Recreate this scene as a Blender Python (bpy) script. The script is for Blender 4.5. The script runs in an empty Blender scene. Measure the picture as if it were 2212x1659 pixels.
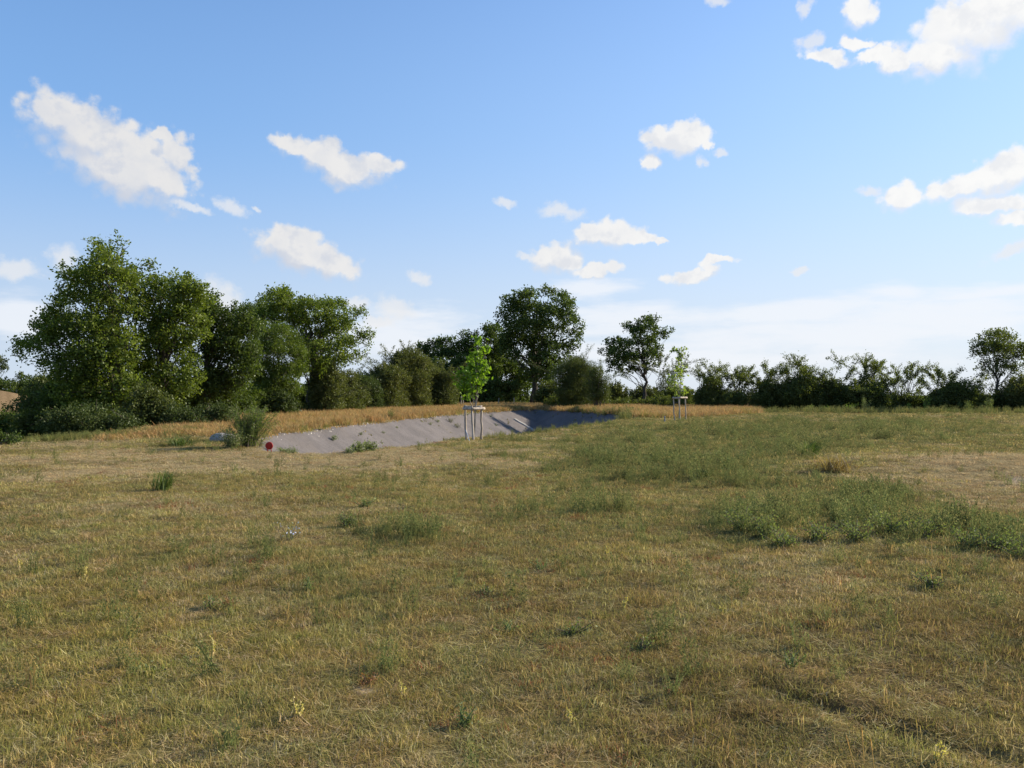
import bpy, math, random
import numpy as np
from mathutils import Vector

scene = bpy.context.scene
COL = scene.collection
R = math.radians
rng = np.random.default_rng(7)

# ------------------------------------------------------------------ camera
KX = 2212.0                       # photo coordinates used below: 2212 x 1659
F = 1736.0                        # focal length in those pixels
HOR = 850.0                       # row of the horizon
CAMZ = 1.6
PITCH = math.atan((HOR - 829.5) / F)
cam = bpy.data.cameras.new("camera")
cam.sensor_width = 36.0
cam.lens = 36.0 * F / KX
cam.clip_start = 0.1
cam.clip_end = 20000
camo = bpy.data.objects.new("camera", cam)
COL.objects.link(camo)
camo.location = (0, 0, CAMZ)
camo.rotation_euler = (math.pi / 2 + PITCH, 0, 0)
scene.camera = camo
scene.cycles.filter_width = 1.5
scene.cycles.max_bounces = 6
scene.cycles.diffuse_bounces = 3
scene.cycles.transmission_bounces = 3
scene.cycles.transparent_max_bounces = 4
scene.cycles.use_adaptive_sampling = True

# ------------------------------------------------------------------ sun, sky
SUN_EL, SUN_AZ = R(24), R(66)     # azimuth measured from +Y (view) towards +X
sdir = Vector((math.cos(SUN_EL) * math.sin(SUN_AZ), math.cos(SUN_EL) * math.cos(SUN_AZ), math.sin(SUN_EL)))
sl = bpy.data.lights.new("sun", 'SUN')
sl.energy = 5.0
sl.angle = R(0.53)
sl.color = (1.0, 0.885, 0.71)
so = bpy.data.objects.new("sun", sl)
COL.objects.link(so)
so.rotation_euler = sdir.to_track_quat('Z', 'Y').to_euler()
so.location = (60, 30, 40)

scene.view_settings.view_transform = 'Standard'
scene.view_settings.look = 'None'
scene.view_settings.exposure = 0.85
scene.view_settings.gamma = 1.0

world = bpy.data.worlds.new("World")
scene.world = world
world.use_nodes = True
world.cycles.sampling_method = 'NONE'
wt = world.node_tree
wt.nodes.clear()


def ray(X, Y):
    """world direction of a photo point"""
    vx, vy, vz = (X - 1106) / F, (829.5 - Y) / F, -1.0
    cp, sp = math.cos(PITCH), math.sin(PITCH)
    # camera looks +Y, up Z
    return np.array([vx, cp - sp * vy, sp + cp * vy])


def at(X, Y, D):
    """point on the ray through (X, Y) at depth y = D"""
    d = ray(X, Y)
    return np.array([0, 0, CAMZ]) + d * (D / d[1])


def azel(X, Y):
    d = ray(X, Y)
    d = d / np.linalg.norm(d)
    return math.atan2(d[0], d[1]), math.asin(d[2])


class NT:
    def __init__(self, tree):
        self.t = tree

    def n(self, typ, **kw):
        nd = self.t.nodes.new(typ)
        for k, v in kw.items():
            setattr(nd, k, v)
        return nd

    def link(self, a, b):
        self.t.links.new(a, b)

    def math(self, op, a, b=None, c=None, clamp=False):
        nd = self.n('ShaderNodeMath', operation=op, use_clamp=clamp)
        for i, v in enumerate((a, b, c)):
            if v is None:
                continue
            if isinstance(v, (int, float)):
                nd.inputs[i].default_value = v
            else:
                self.link(v, nd.inputs[i])
        return nd.outputs[0]

    def smooth(self, v, lo, hi, tlo=0.0, thi=1.0):
        nd = self.n('ShaderNodeMapRange', interpolation_type='SMOOTHSTEP')
        self.link(v, nd.inputs[0])
        for i, q in enumerate((lo, hi, tlo, thi)):
            nd.inputs[i + 1].default_value = q
        return nd.outputs[0]

    def mix(self, f, a, b, typ='MIX'):
        nd = self.n('ShaderNodeMix', data_type='RGBA', blend_type=typ)
        for idx, v in ((0, f), (6, a), (7, b)):
            if isinstance(v, (int, float)):
                nd.inputs[idx].default_value = v
            elif isinstance(v, tuple):
                nd.inputs[idx].default_value = v if len(v) == 4 else v + (1,)
            else:
                self.link(v, nd.inputs[idx])
        return nd.outputs[2]

    def noise(self, vec, scale, detail=5, rough=0.55, dim='3D', color=False):
        nd = self.n('ShaderNodeTexNoise', noise_dimensions=dim)
        nd.inputs['Scale'].default_value = scale
        nd.inputs['Detail'].default_value = detail
        nd.inputs['Roughness'].default_value = rough
        if vec is not None:
            self.link(vec, nd.inputs['Vector'])
        return nd.outputs['Color' if color else 'Fac']


def build_world():
    g = NT(wt)
    out = g.n('ShaderNodeOutputWorld')
    bg = g.n('ShaderNodeBackground')
    bg.inputs[1].default_value = SKY_STRENGTH
    g.link(bg.outputs[0], out.inputs[0])
    sky = g.n('ShaderNodeTexSky', sky_type='NISHITA')
    sky.sun_disc = False
    sky.sun_elevation = SUN_EL
    sky.sun_rotation = SUN_AZ
    sky.altitude = 0
    sky.air_density = 1.0
    sky.dust_density = SKY_DUST
    sky.ozone_density = 3.0
    tc = g.n('ShaderNodeTexCoord')
    d = tc.outputs['Generated']
    sep = g.n('ShaderNodeSeparateXYZ')
    g.link(d, sep.inputs[0])
    az = g.math('ARCTAN2', sep.outputs[0], sep.outputs[1])
    el = g.math('ARCSINE', sep.outputs[2])
    comb = g.n('ShaderNodeCombineXYZ')
    g.link(az, comb.inputs[0])
    g.link(el, comb.inputs[1])
    # billow the outlines
    wn = g.noise(d, 16, 3, 0.55, color=True)
    wn2 = g.noise(d, 70, 3, 0.6, color=True)
    vm = g.n('ShaderNodeVectorMath', operation='MULTIPLY_ADD')
    g.link(wn, vm.inputs[0])
    vm.inputs[1].default_value = (0.034, 0.026, 0)
    vm.inputs[2].default_value = (-0.017, -0.013, 0)
    vm2 = g.n('ShaderNodeVectorMath', operation='MULTIPLY_ADD')
    g.link(wn2, vm2.inputs[0])
    vm2.inputs[1].default_value = (0.020, 0.016, 0)
    vm2.inputs[2].default_value = (-0.010, -0.008, 0)
    ad = g.n('ShaderNodeVectorMath', operation='ADD')
    g.link(vm.outputs[0], ad.inputs[0])
    g.link(vm2.outputs[0], ad.inputs[1])
    ad2 = g.n('ShaderNodeVectorMath', operation='ADD')
    g.link(ad.outputs[0], ad2.inputs[0])
    g.link(comb.outputs[0], ad2.inputs[1])
    p = ad2.outputs[0]

    def chain(ells, src):
        acc = None
        for (X, Y, rx, ry, rot) in ells:
            a0, e0 = azel(X, Y)
            a1, _ = azel(X + 5, Y)
            _, e1 = azel(X, Y - 5)
            sx, sy = (a1 - a0) / 5, (e1 - e0) / 5
            m = g.n('ShaderNodeMapping', vector_type='TEXTURE')
            m.inputs['Location'].default_value = (a0, e0, 0)
            if acc is not None:      # keeps the chain sequential, so the shader compiler reuses its registers
                cb = g.n('ShaderNodeCombineXYZ')
                cb.inputs[0].default_value = a0
                cb.inputs[1].default_value = e0
                g.link(acc, cb.inputs[2])
                g.link(cb.outputs[0], m.inputs['Location'])
            m.inputs['Rotation'].default_value = (0, 0, R(rot))
            m.inputs['Scale'].default_value = (rx * sx * 1.10, ry * sy * 1.10, 1e6)
            g.link(src, m.inputs['Vector'])
            ln = g.n('ShaderNodeVectorMath', operation='LENGTH')
            g.link(m.outputs[0], ln.inputs[0])
            if acc is None:
                acc = ln.outputs['Value']
            else:
                nd = g.n('ShaderNodeMath', operation='SMOOTH_MIN')
                g.link(acc, nd.inputs[0])
                g.link(ln.outputs['Value'], nd.inputs[1])
                nd.inputs[2].default_value = 0.22
                acc = nd.outputs[0]
        return acc

    f1 = chain(CUMULUS, p)
    n1 = g.noise(d, 34, 7, 0.62)
    vo = g.n('ShaderNodeTexVoronoi', feature='F1')
    vo.inputs['Scale'].default_value = 62
    g.link(d, vo.inputs['Vector'])
    bump = g.math('MULTIPLY', g.math('SUBTRACT', vo.outputs['Distance'], 0.5), 0.6)
    v = g.math('ADD', g.math('ADD', f1, bump), g.math('MULTIPLY', g.math('SUBTRACT', n1, 0.5), 1.35))
    # the same outline looked up a little above: tells tops from undersides
    upv = g.n('ShaderNodeVectorMath', operation='ADD')
    g.link(p, upv.inputs[0])
    upv.inputs[1].default_value = (0.008, 0.017, 0)
    f1u = chain(CUMULUS, upv.outputs[0])
    under = g.smooth(g.math('SUBTRACT', f1, f1u), -0.25, 0.55)
    crisp = g.smooth(v, 0.80, 1.34, 1.0, 0.0)
    soft = g.smooth(v, 0.42, 1.55, 0.98, 0.0)
    m1 = g.mix(under, crisp, soft)
    # pieces of thinner cloud
    f2 = chain(WISPS, p)
    n2 = g.noise(d, 40, 5, 0.65)
    v2 = g.math('ADD', f2, g.math('MULTIPLY', g.math('SUBTRACT', n2, 0.5), 1.9))
    m2 = g.smooth(v2, 0.35, 1.35, 0.72, 0.0)
    # veil low on the horizon
    f3 = chain(VEIL, comb.outputs[0])
    mp = g.n('ShaderNodeMapping')
    mp.inputs['Scale'].default_value = (1, 1, 5)
    g.link(d, mp.inputs['Vector'])
    n3 = g.noise(mp.outputs[0], 9, 5, 0.6)
    v3 = g.math('ADD', f3, g.math('MULTIPLY', g.math('SUBTRACT', n3, 0.5), 2.6))
    m3 = g.smooth(v3, 0.2, 1.25, 0.72, 0.0)
    n5 = g.noise(d, 26, 4, 0.6)
    shade2 = g.smooth(n5, 0.42, 0.68, 0.0, 0.5)
    rl = g.n('ShaderNodeVectorMath', operation='ADD')
    g.link(d, rl.inputs[0])
    rl.inputs[1].default_value = tuple(sdir * 0.016 + Vector((0, 0, 0.010)))
    na = g.noise(d, 30, 4, 0.6)
    nb = g.noise(rl.outputs[0], 30, 4, 0.6)
    relief = g.smooth(g.math('SUBTRACT', nb, na), -0.06, 0.24, 0.0, 0.95)
    belly = g.math('MULTIPLY', under, g.smooth(f1, 0.1, 0.8, 0.45, 0.95))
    shall = g.math('MAXIMUM', belly, g.math('MAXIMUM', g.math('MULTIPLY', shade2, 0.7), g.math('MULTIPLY', relief, 0.8)))
    k = 0.732 / SKY_STRENGTH      # cloud and haze radiances below are for exposure 0.4
    azc = g.smooth(az, -0.6, 0.6, 0.0, 1.0)
    lit = g.mix(azc, tuple(c * k for c in (0.60, 0.598, 0.602)), tuple(c * k for c in (0.735, 0.735, 0.73)))
    shall = g.math('MULTIPLY', shall, g.smooth(az, -0.5, 0.5, 0.85, 0.40))
    ccol = g.mix(shall, lit, tuple(c * k for c in (0.435, 0.475, 0.56)))
    # horizon whitening: humid air near the ground
    hz = g.smooth(el, -0.02, 0.66, 0.96, 0.15)
    azr = g.smooth(az, -0.7, 0.75, 0.0, 1.0)
    low = g.mix(azr, tuple(c * k for c in (0.475, 0.545, 0.645)), tuple(c * k for c in (0.60, 0.635, 0.69)))
    high = g.mix(azr, tuple(c * k for c in (0.200, 0.364, 0.622)), tuple(c * k for c in (0.44, 0.572, 0.735)))
    hzc = g.mix(g.smooth(el, -0.01, 0.33), low, high)
    tint = g.mix(1.0, sky.outputs[0], SKY_TINT, 'MULTIPLY')
    c = g.mix(hz, tint, hzc)
    c = g.mix(m3, c, tuple(q * k for q in (0.70, 0.715, 0.745)))
    c = g.mix(m2, c, tuple(q * k for q in (0.64, 0.645, 0.655)))
    c = g.mix(m1, c, ccol)
    g.link(c, bg.inputs[0])


SKY_STRENGTH = 0.15
SKY_DUST = 0.4
SKY_TINT = (0.54, 0.68, 0.83, 1)
CUMULUS = [
    (135, 250, 66, 36, 0), (195, 285, 95, 55, -25), (275, 335, 105, 62, -25), (345, 385, 70, 34, -12), (250, 365, 120, 42, -18),
    (385, 345, 36, 40, 0), (350, 300, 20, 14, 0),
    (640, 325, 44, 17, -10), (695, 342, 66, 30, -14), (745, 368, 66, 27, -8), (810, 360, 48, 24, 0),
    (625, 520, 58, 27, 0), (655, 548, 95, 32, -14), (715, 570, 50, 14, -12),
    (2110, 45, 120, 75, 20), (2030, 115, 72, 34, 0), (1945, 128, 52, 22, -10), (2180, 10, 70, 60, 0), (1862, 30, 32, 28, 0),
    (1885, 118, 42, 14, 10), (1780, 120, 42, 14, -18), (1850, 95, 34, 10, -10),
    (1440, 302, 40, 24, 0), (1486, 300, 46, 27, 0), (1525, 312, 18, 12, 0), (1402, 352, 15, 13, -40),
    (2165, 365, 95, 36, 14), (2065, 400, 75, 24, 14), (1948, 420, 36, 26, 0), (2130, 438, 80, 20, -4), (2190, 470, 48, 16, 0),
    (1325, 502, 46, 24, 0), (1375, 514, 36, 13, 0), (1275, 504, 28, 17, 0), (1432, 518, 12, 7, 0),
    (1208, 558, 42, 25, 0), (1290, 582, 50, 14, 4),
    (1500, 592, 52, 14, 4), (1552, 564, 36, 9, 4),
]
WISPS = [
    (410, 446, 42, 9, -14), (500, 446, 34, 15, -32), (556, 458, 9, 6, 0), (1550, 4, 24, 10, 0), (1738, 12, 22, 14, 45), (1745, 86, 22, 12, 20),
    (1515, 352, 12, 12, -40), (1560, 330, 14, 9, 0), (1882, 411, 24, 8, -12), (1090, 428, 22, 8, -8), (1212, 458, 42, 15, -12), (1203, 525, 12, 8, 0),
    (905, 598, 26, 12, 0), (855, 662, 46, 20, -14), (40, 585, 60, 20, -8), (130, 552, 34, 26, -25), (2180, 545, 44, 14, 22), (1730, 585, 20, 8, 0),
    (1140, 560, 18, 8, -20), (820, 690, 26, 12, 0), (480, 640, 40, 30, -30), (765, 655, 30, 12, 0),
]
VEIL = [
    (1270, 628, 90, 26, 0), (1330, 690, 180, 40, 0), (1700, 672, 330, 30, 2), (1940, 632, 90, 24, -10), (2000, 668, 330, 40, 4), (1850, 720, 420, 40, 0),
    (2100, 640, 200, 14, 5), (40, 690, 120, 60, 0), (460, 690, 120, 50, -20), (860, 720, 140, 60, 0), (1500, 770, 500, 50, 0), (2500, 650, 300, 60, 5),
]
build_world()


# ------------------------------------------------------------------ noise
class VNoise:
    def __init__(self, seed):
        self.tab = np.random.default_rng(seed).random((64, 64, 16))

    def __call__(self, x, y, z=None, s=1.0, octaves=3):
        x = np.asarray(x, float) * s
        y = np.asarray(y, float) * s
        z = np.zeros_like(x) if z is None else np.asarray(z, float) * s
        tot, amp, nrm = 0.0, 1.0, 0.0
        for o in range(octaves):
            xi, yi, zi = np.floor(x).astype(int), np.floor(y).astype(int), np.floor(z).astype(int)
            fx, fy, fz = x - xi, y - yi, z - zi
            fx, fy, fz = (q * q * (3 - 2 * q) for q in (fx, fy, fz))
            r = 0.0
            for a in (0, 1):
                for b in (0, 1):
                    for c in (0, 1):
                        w = (fx if a else 1 - fx) * (fy if b else 1 - fy) * (fz if c else 1 - fz)
                        r = r + w * self.tab[(xi + a) % 64, (yi + b) % 64, (zi + c) % 16]
            tot = tot + amp * r
            nrm += amp
            amp *= 0.5
            x, y, z = x * 2.03 + 17.3, y * 2.03 + 5.1, z * 2.03 + 3.7
        return tot / nrm


NA, NB, NC, NL = VNoise(1), VNoise(2), VNoise(3), VNoise(4)


def smoothstep(a, b, x):
    t = np.clip((x - a) / (b - a), 0, 1)
    return t * t * (3 - 2 * t)


# ------------------------------------------------------------------ terrain
def ground_xy(X, Y):
    """flat-ground point under a photo pixel below the horizon"""
    D = CAMZ * F / (Y - HOR)
    return (X - 1106) / F * D, D


RIM = np.array([(-9.6, 31.0), (-8.2, 25.6), (-6.6, 22.0), (-4.9, 21.0), (-2.95, 24.2), (-1.8, 29.3), (-0.75, 30.6), (0.95, 33.4),
                (3.3, 39.2), (5.9, 45.8), (8.2, 54.0), (8.6, 62.0), (6.4, 71.0), (3.6, 80.0), (2.0, 83.0), (-0.6, 76.0), (-3.6, 67.0), (-6.8, 51.0), (-8.9, 38.6)])
FIELD_EDGE = np.array([(-60, 22.0), (-17.0, 26.2), (-14.8, 30.0), (-15.5, 38.0), (-20.0, 60.0), (-60, 120.0)])   # left drop outline


def poly_sdf(poly, x, y):
    """signed distance, positive inside"""
    x = np.asarray(x, float)
    y = np.asarray(y, float)
    d2 = np.full(x.shape, 1e18)
    inside = np.zeros(x.shape, bool)
    n = len(poly)
    for i in range(n):
        ax, ay = poly[i]
        bx, by = poly[(i + 1) % n]
        ex, ey = bx - ax, by - ay
        wx, wy = x - ax, y - ay
        t = np.clip((wx * ex + wy * ey) / (ex * ex + ey * ey), 0, 1)
        d2 = np.minimum(d2, (wx - ex * t) ** 2 + (wy - ey * t) ** 2)
        c = ((ay <= y) & (by > y)) | ((by <= y) & (ay > y))
        with np.errstate(divide='ignore', invalid='ignore'):
            xi = ax + (y - ay) / (by - ay if by != ay else 1e-9) * ex
        inside ^= c & (x < xi)
    d = np.sqrt(d2)
    return np.where(inside, d, -d)


def rim_sd(x, y):
    return poly_sdf(RIM, x, y) + (NB(x, y, s=0.35, octaves=3) - 0.5) * 0.9


TRACK = [ground_xy(*p) for p in ((1630, 1470), (1760, 1520), (1900, 1570), (2050, 1610), (2230, 1655))]


def track_d(x, y):
    d = np.full(np.shape(x), 1e9)
    for (ax, ay), (bx, by) in zip(TRACK[:-1], TRACK[1:]):
        ex, ey = bx - ax, by - ay
        t = np.clip(((x - ax) * ex + (y - ay) * ey) / (ex * ex + ey * ey), 0, 1)
        d = np.minimum(d, np.hypot(x - ax - ex * t, y - ay - ey * t))
    return d


def height(x, y):
    x = np.asarray(x, float)
    y = np.asarray(y, float)
    h = (NA(x, y, s=0.22, octaves=2) - 0.5) * 0.16 * smoothstep(2, 9, np.hypot(x, y)) + (NB(x, y, s=1.1, octaves=3) - 0.5) * 0.055
    d = rim_sd(x, y)
    h = h - np.clip(d, 0, 4.9) * 0.64 * (0.97 + 0.06 * NC(x, y, s=0.5))
    # ground falling away behind the left edge of the field
    s = poly_sdf(FIELD_EDGE, x, y)
    h = h - 1.7 * smoothstep(0.0, 11, s)
    # far bare slope
    h = h + 2.2 * np.exp(-(((x + 60) / 11) ** 2 + ((y - 92) / 9) ** 2))
    # low mown hump at the right
    h = h + 0.22 * np.exp(-(((x - 10.5) / 3.2) ** 2 + ((y - 17.5) / 2.6) ** 2))
    td = track_d(x, y)
    h = h - 0.045 * np.exp(-(td / 0.09) ** 2) + 0.02 * np.exp(-((td - 0.25) / 0.12) ** 2)
    # far plain sinks gently so the hedges hide its edge
    h = h - 0.010 * np.clip(y - 125, 0, 900)
    return h


def H(x, y):
    return float(height(np.array([x]), np.array([y]))[0])


def blobs(x, y, lst):
    """sum of photo-space patches laid on the ground plane: (X, Y, rx, ry, amount)"""
    D = np.clip(y, 0.5, None)
    X = 1106 + x / D * F
    Y = HOR + CAMZ * F / D
    t = np.zeros(np.shape(x))
    for (bx, by, rx, ry, a) in lst:
        t = t + a * np.exp(-((X - bx) / rx) ** 2 - ((Y - by) / ry) ** 2)
    return t


GREEN = [(2040, 1018, 180, 26, -.75), (2190, 1062, 110, 30, -.6), (1850, 925, 520, 34, .75), (1450, 960, 380, 40, .5), (1350, 1060, 450, 50, .35), (1900, 1090, 420, 60, .45), (1290, 1000, 300, 32, .7), (1520, 1020, 200, 26, .8), (1640, 1135, 80, 34, 1.0), (1720, 1130, 120, 40, .9), (1880, 1100, 120, 34, .7),
         (1930, 1145, 170, 36, 1.0), (2120, 1165, 120, 38, 1.0), (1740, 975, 120, 16, .6), (1950, 935, 260, 22, .5), (1550, 940, 250, 22, .45),
         (1080, 1130, 230, 40, .55), (740, 1140, 160, 40, .5), (680, 1230, 110, 40, .35), (1200, 1340, 160, 40, .3), (1400, 1090, 260, 30, .35),
         (380, 945, 80, 10, .7), (1010, 1180, 300, 30, .3), (1300, 1190, 200, 40, .25), (2080, 1250, 140, 30, .35), (480, 1290, 60, 30, .3)]
TAN = [(200, 1000, 500, 46, .9), (700, 985, 420, 26, .8), (150, 1080, 240, 50, .4), (2030, 1014, 200, 28, 1.0), (2180, 1060, 120, 34, .7), (2140, 1010, 120, 34, .9), (2150, 1080, 110, 24, .7), (1400, 1190, 300, 30, .35),
       (1950, 1230, 350, 40, .35), (900, 1000, 300, 22, .4)]
OLIVE = [(150, 1450, 330, 160, 1.1), (300, 1330, 330, 80, .8), (700, 1480, 280, 140, .45), (1000, 1560, 400, 100, .2)]
BROWN = [(1900, 1430, 420, 130, 1.15), (1500, 1560, 380, 110, .8), (1300, 1300, 300, 80, .55), (2150, 1330, 260, 80, .8), (800, 1480, 130, 40, .5), (600, 1210, 160, 40, .35)]
BARE = [(785, 1492, 34, 12, 1.2), (2195, 1040, 30, 12, .9), (1500, 1605, 40, 8, .5), (1540, 1440, 40, 9, .5), (2150, 1320, 40, 10, .4)]

STRIP = np.array([ground_xy(*p) for p in ((240, 950), (420, 941), (585, 944), (700, 923), (870, 906), (1000, 890), (1150, 887.5), (1180, 878.5), (1100, 874.5), (1000, 874.5), (860, 879), (640, 891), (500, 906), (380, 926))])
STRIP2 = np.array([ground_xy(*p) for p in ((1180, 887.5), (1340, 899), (1420, 902), (1560, 897), (1625, 893), (1625, 884), (1480, 882.5), (1180, 880.5))])


def masks(x, y):
    n1 = NA(x, y, s=0.9, octaves=4)
    n2 = NB(x, y, s=0.45, octaves=4)
    n3 = NC(x, y, s=1.7, octaves=3)
    far = smoothstep(4, 30, y)
    g = blobs(x, y, GREEN) + (n1 - 0.5) * 2.2
    t = blobs(x, y, TAN) + (n2 - 0.5) * 2.0
    o = blobs(x, y, OLIVE) + (n3 - 0.5) * 1.6
    b = blobs(x, y, BROWN) + (n1 - n2) * 1.6
    ba = blobs(x, y, BARE)
    return g, t, o, b, ba


def lin(r, g, b):
    f = lambda c: c / 12.92 if c <= 0.04045 else ((c + 0.055) / 1.055) ** 2.4
    return np.array([f(r / 255), f(g / 255), f(b / 255)])


C_THATCH = np.array([0.201, 0.165, 0.076])
C_TAN = np.array([0.310, 0.238, 0.122])
C_GREEN = np.array([0.106, 0.119, 0.044])
C_OLIVE = np.array([0.188, 0.163, 0.050])
C_BROWN = np.array([0.172, 0.129, 0.064])
C_BARE = np.array([0.36, 0.29, 0.21])
C_OCHRE = np.array([0.28, 0.175, 0.075])


def ground_color(x, y):
    g, t, o, b, ba = masks(x, y)
    c = np.tile(C_THATCH, (len(x), 1))
    for m, col, lo, hi in ((t, C_TAN, .15, 1.0), (o, C_OLIVE, .2, 1.0), (b, C_BROWN, .2, 1.0), (g, C_GREEN, .25, 1.1)):
        w = smoothstep(lo, hi, m)[:, None]
        c = c * (1 - w) + col * w
    s = np.maximum(poly_sdf(STRIP, x, y), poly_sdf(STRIP2, x, y))
    w = smoothstep(-1, 0.8, s)[:, None]
    c = c * (1 - w) + C_OCHRE * w
    w = smoothstep(.3, .9, ba + (NC(x, y, s=6) - .5))[:, None]
    c = c * (1 - w) + C_BARE * w
    # low ground beyond the field edge and the far plain: rough green
    w = (smoothstep(1, 5, poly_sdf(FIELD_EDGE, x, y)) + smoothstep(100, 120, y)).clip(0, 1)[:, None]
    c = c * (1 - w) + np.array([0.075, 0.085, 0.03]) * w
    w = np.exp(-(((x + 60) / 10) ** 2 + ((y - 88) / 10) ** 2))[:, None].clip(0, 1)
    w = smoothstep(.25, .7, w)
    c = c * (1 - w) + np.array([0.23, 0.16, 0.09]) * w
    c = c * (0.75 + 0.5 * NC(x, y, s=9, octaves=2))[:, None]
    return c


# ------------------------------------------------------------------ mesh helpers
def mesh_obj(name, verts, faces, mat=None, parent=None, link=True, smooth=False):
    """faces: list of (k,n) int arrays (each a block of n-gons) or plain lists"""
    me = bpy.data.meshes.new(name)
    verts = np.asarray(verts, np.float32)
    if isinstance(faces, np.ndarray):
        faces = [faces]
    faces = [np.asarray(f, np.int32) for f in faces if len(f)]
    loops = np.concatenate([f.ravel() for f in faces])
    sizes = np.concatenate([np.full(len(f), f.shape[1], np.int32) for f in faces])
    starts = np.concatenate([[0], np.cumsum(sizes)[:-1]]).astype(np.int32)
    me.vertices.add(len(verts))
    me.vertices.foreach_set("co", verts.ravel())
    me.loops.add(len(loops))
    me.loops.foreach_set("vertex_index", loops.astype(np.int32))
    me.polygons.add(len(sizes))
    me.polygons.foreach_set("loop_start", starts)
    me.polygons.foreach_set("loop_total", sizes)
    if smooth:
        me.polygons.foreach_set("use_smooth", np.ones(len(sizes), bool))
    me.update(calc_edges=True)
    if mat:
        me.materials.append(mat)
    o = bpy.data.objects.new(name, me)
    if link:
        COL.objects.link(o)
    if parent:
        o.parent = parent
    return o


def face_float(o, name, vals):
    a = o.data.attributes.new(name, 'FLOAT', 'FACE')
    a.data.foreach_set("value", np.asarray(vals, np.float32))


def face_color(o, name, cols):
    a = o.data.attributes.new(name, 'FLOAT_COLOR', 'FACE')
    c = np.ones((len(cols), 4), np.float32)
    c[:, :3] = cols
    a.data.foreach_set("color", c.ravel())


def vert_color(o, name, cols):
    a = o.data.attributes.new(name, 'FLOAT_COLOR', 'POINT')
    c = np.ones((len(cols), 4), np.float32)
    c[:, :3] = cols
    a.data.foreach_set("color", c.ravel())


def thing(name, label, cat, loc, group=None):
    o = bpy.data.objects.new(name, None)
    o.empty_display_size = 0.3
    COL.objects.link(o)
    o.location = loc
    o['label'] = label
    o['category'] = cat
    if group:
        o['group'] = group
    return o


def tag(o, label=None, cat=None, group=None, kind=None):
    for k, v in (('label', label), ('category', cat), ('group', group), ('kind', kind)):
        if v:
            o[k] = v
    return o


def norm(v):
    return v / np.maximum(np.linalg.norm(v, axis=-1, keepdims=True), 1e-9)


class Tubes:
    """many tapered tubes collected in one mesh"""

    def __init__(self):
        self.v, self.f, self.n = [], [], 0

    def add(self, pts, rad, sides=6, cap=True):
        pts = np.asarray(pts, float)
        k = len(pts)
        rad = np.broadcast_to(np.asarray(rad, float), (k,))
        tan = norm(np.gradient(pts, axis=0))
        ref = np.array([0, 0, 1.0]) if abs(tan[0][2]) < 0.8 else np.array([1.0, 0, 0])
        a = norm(np.cross(tan, ref))
        b = np.cross(tan, a)
        th = np.linspace(0, 2 * np.pi, sides, endpoint=False)
        ring = pts[:, None, :] + rad[:, None, None] * (np.cos(th)[None, :, None] * a[:, None, :] + np.sin(th)[None, :, None] * b[:, None, :])
        b0 = self.n
        self.v.append(ring.reshape(-1, 3))
        i = np.arange(k - 1)[:, None] * sides
        j = np.arange(sides)[None, :]
        j2 = (j + 1) % sides
        self.f.append(np.stack([i + j, i + j2, i + sides + j2, i + sides + j], -1).reshape(-1, 4) + b0)
        self.n += k * sides
        if cap:
            for e in (0, k - 1):
                self.v.append(pts[e][None])
                r = b0 + e * sides + np.arange(sides)
                r2 = b0 + e * sides + (np.arange(sides) + 1) % sides
                self.f.append(np.stack([np.full(sides, self.n), r2 if e == 0 else r, r if e == 0 else r2], -1))
                self.n += 1

    def build(self, name, mat, parent=None, origin=(0, 0, 0), link=True):
        v = np.concatenate(self.v) - np.asarray(origin)
        q = [f for f in self.f if f.shape[1] == 4]
        t = [f for f in self.f if f.shape[1] == 3]
        blocks = [np.concatenate(q)]
        if t:
            blocks.append(np.concatenate(t))
        return mesh_obj(name, v, blocks, mat, parent, link, smooth=True)


def bez(a, b, c, n=8):
    t = np.linspace(0, 1, n)[:, None]
    return (1 - t) ** 2 * a + 2 * t * (1 - t) * b + t * t * c


def leaf_quads(c, size, rg, up=0.5, aspect=0.62, droop=0.0, dirs=None):
    """diamond leaves: returns verts, faces"""
    n = len(c)
    size = np.broadcast_to(np.asarray(size, float), (n,))
    nrm = norm(rg.normal(size=(n, 3)) + np.array([0, 0, up]))
    u = rg.normal(size=(n, 3)) if dirs is None else dirs + rg.normal(size=(n, 3)) * 0.5
    u[:, 2] -= droop
    u = norm(u - nrm * np.sum(u * nrm, 1, keepdims=True))
    w = np.cross(nrm, u)
    L = (size * rg.uniform(.7, 1.25, n))[:, None]
    W = L * aspect
    v = np.stack([c - u * L * .5, c + w * W * .5 + u * L * .08, c + u * L * .5, c - w * W * .5 + u * L * .08], 1).reshape(-1, 3)
    f = np.arange(4 * n).reshape(n, 4)
    return v, f


# ------------------------------------------------------------------ materials
MAT = {}


def new_mat(name):
    m = bpy.data.materials.new(name)
    m.use_nodes = True
    m.node_tree.nodes.clear()
    g = NT(m.node_tree)
    out = g.n('ShaderNodeOutputMaterial')
    MAT[name] = m
    return m, g, out


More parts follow.
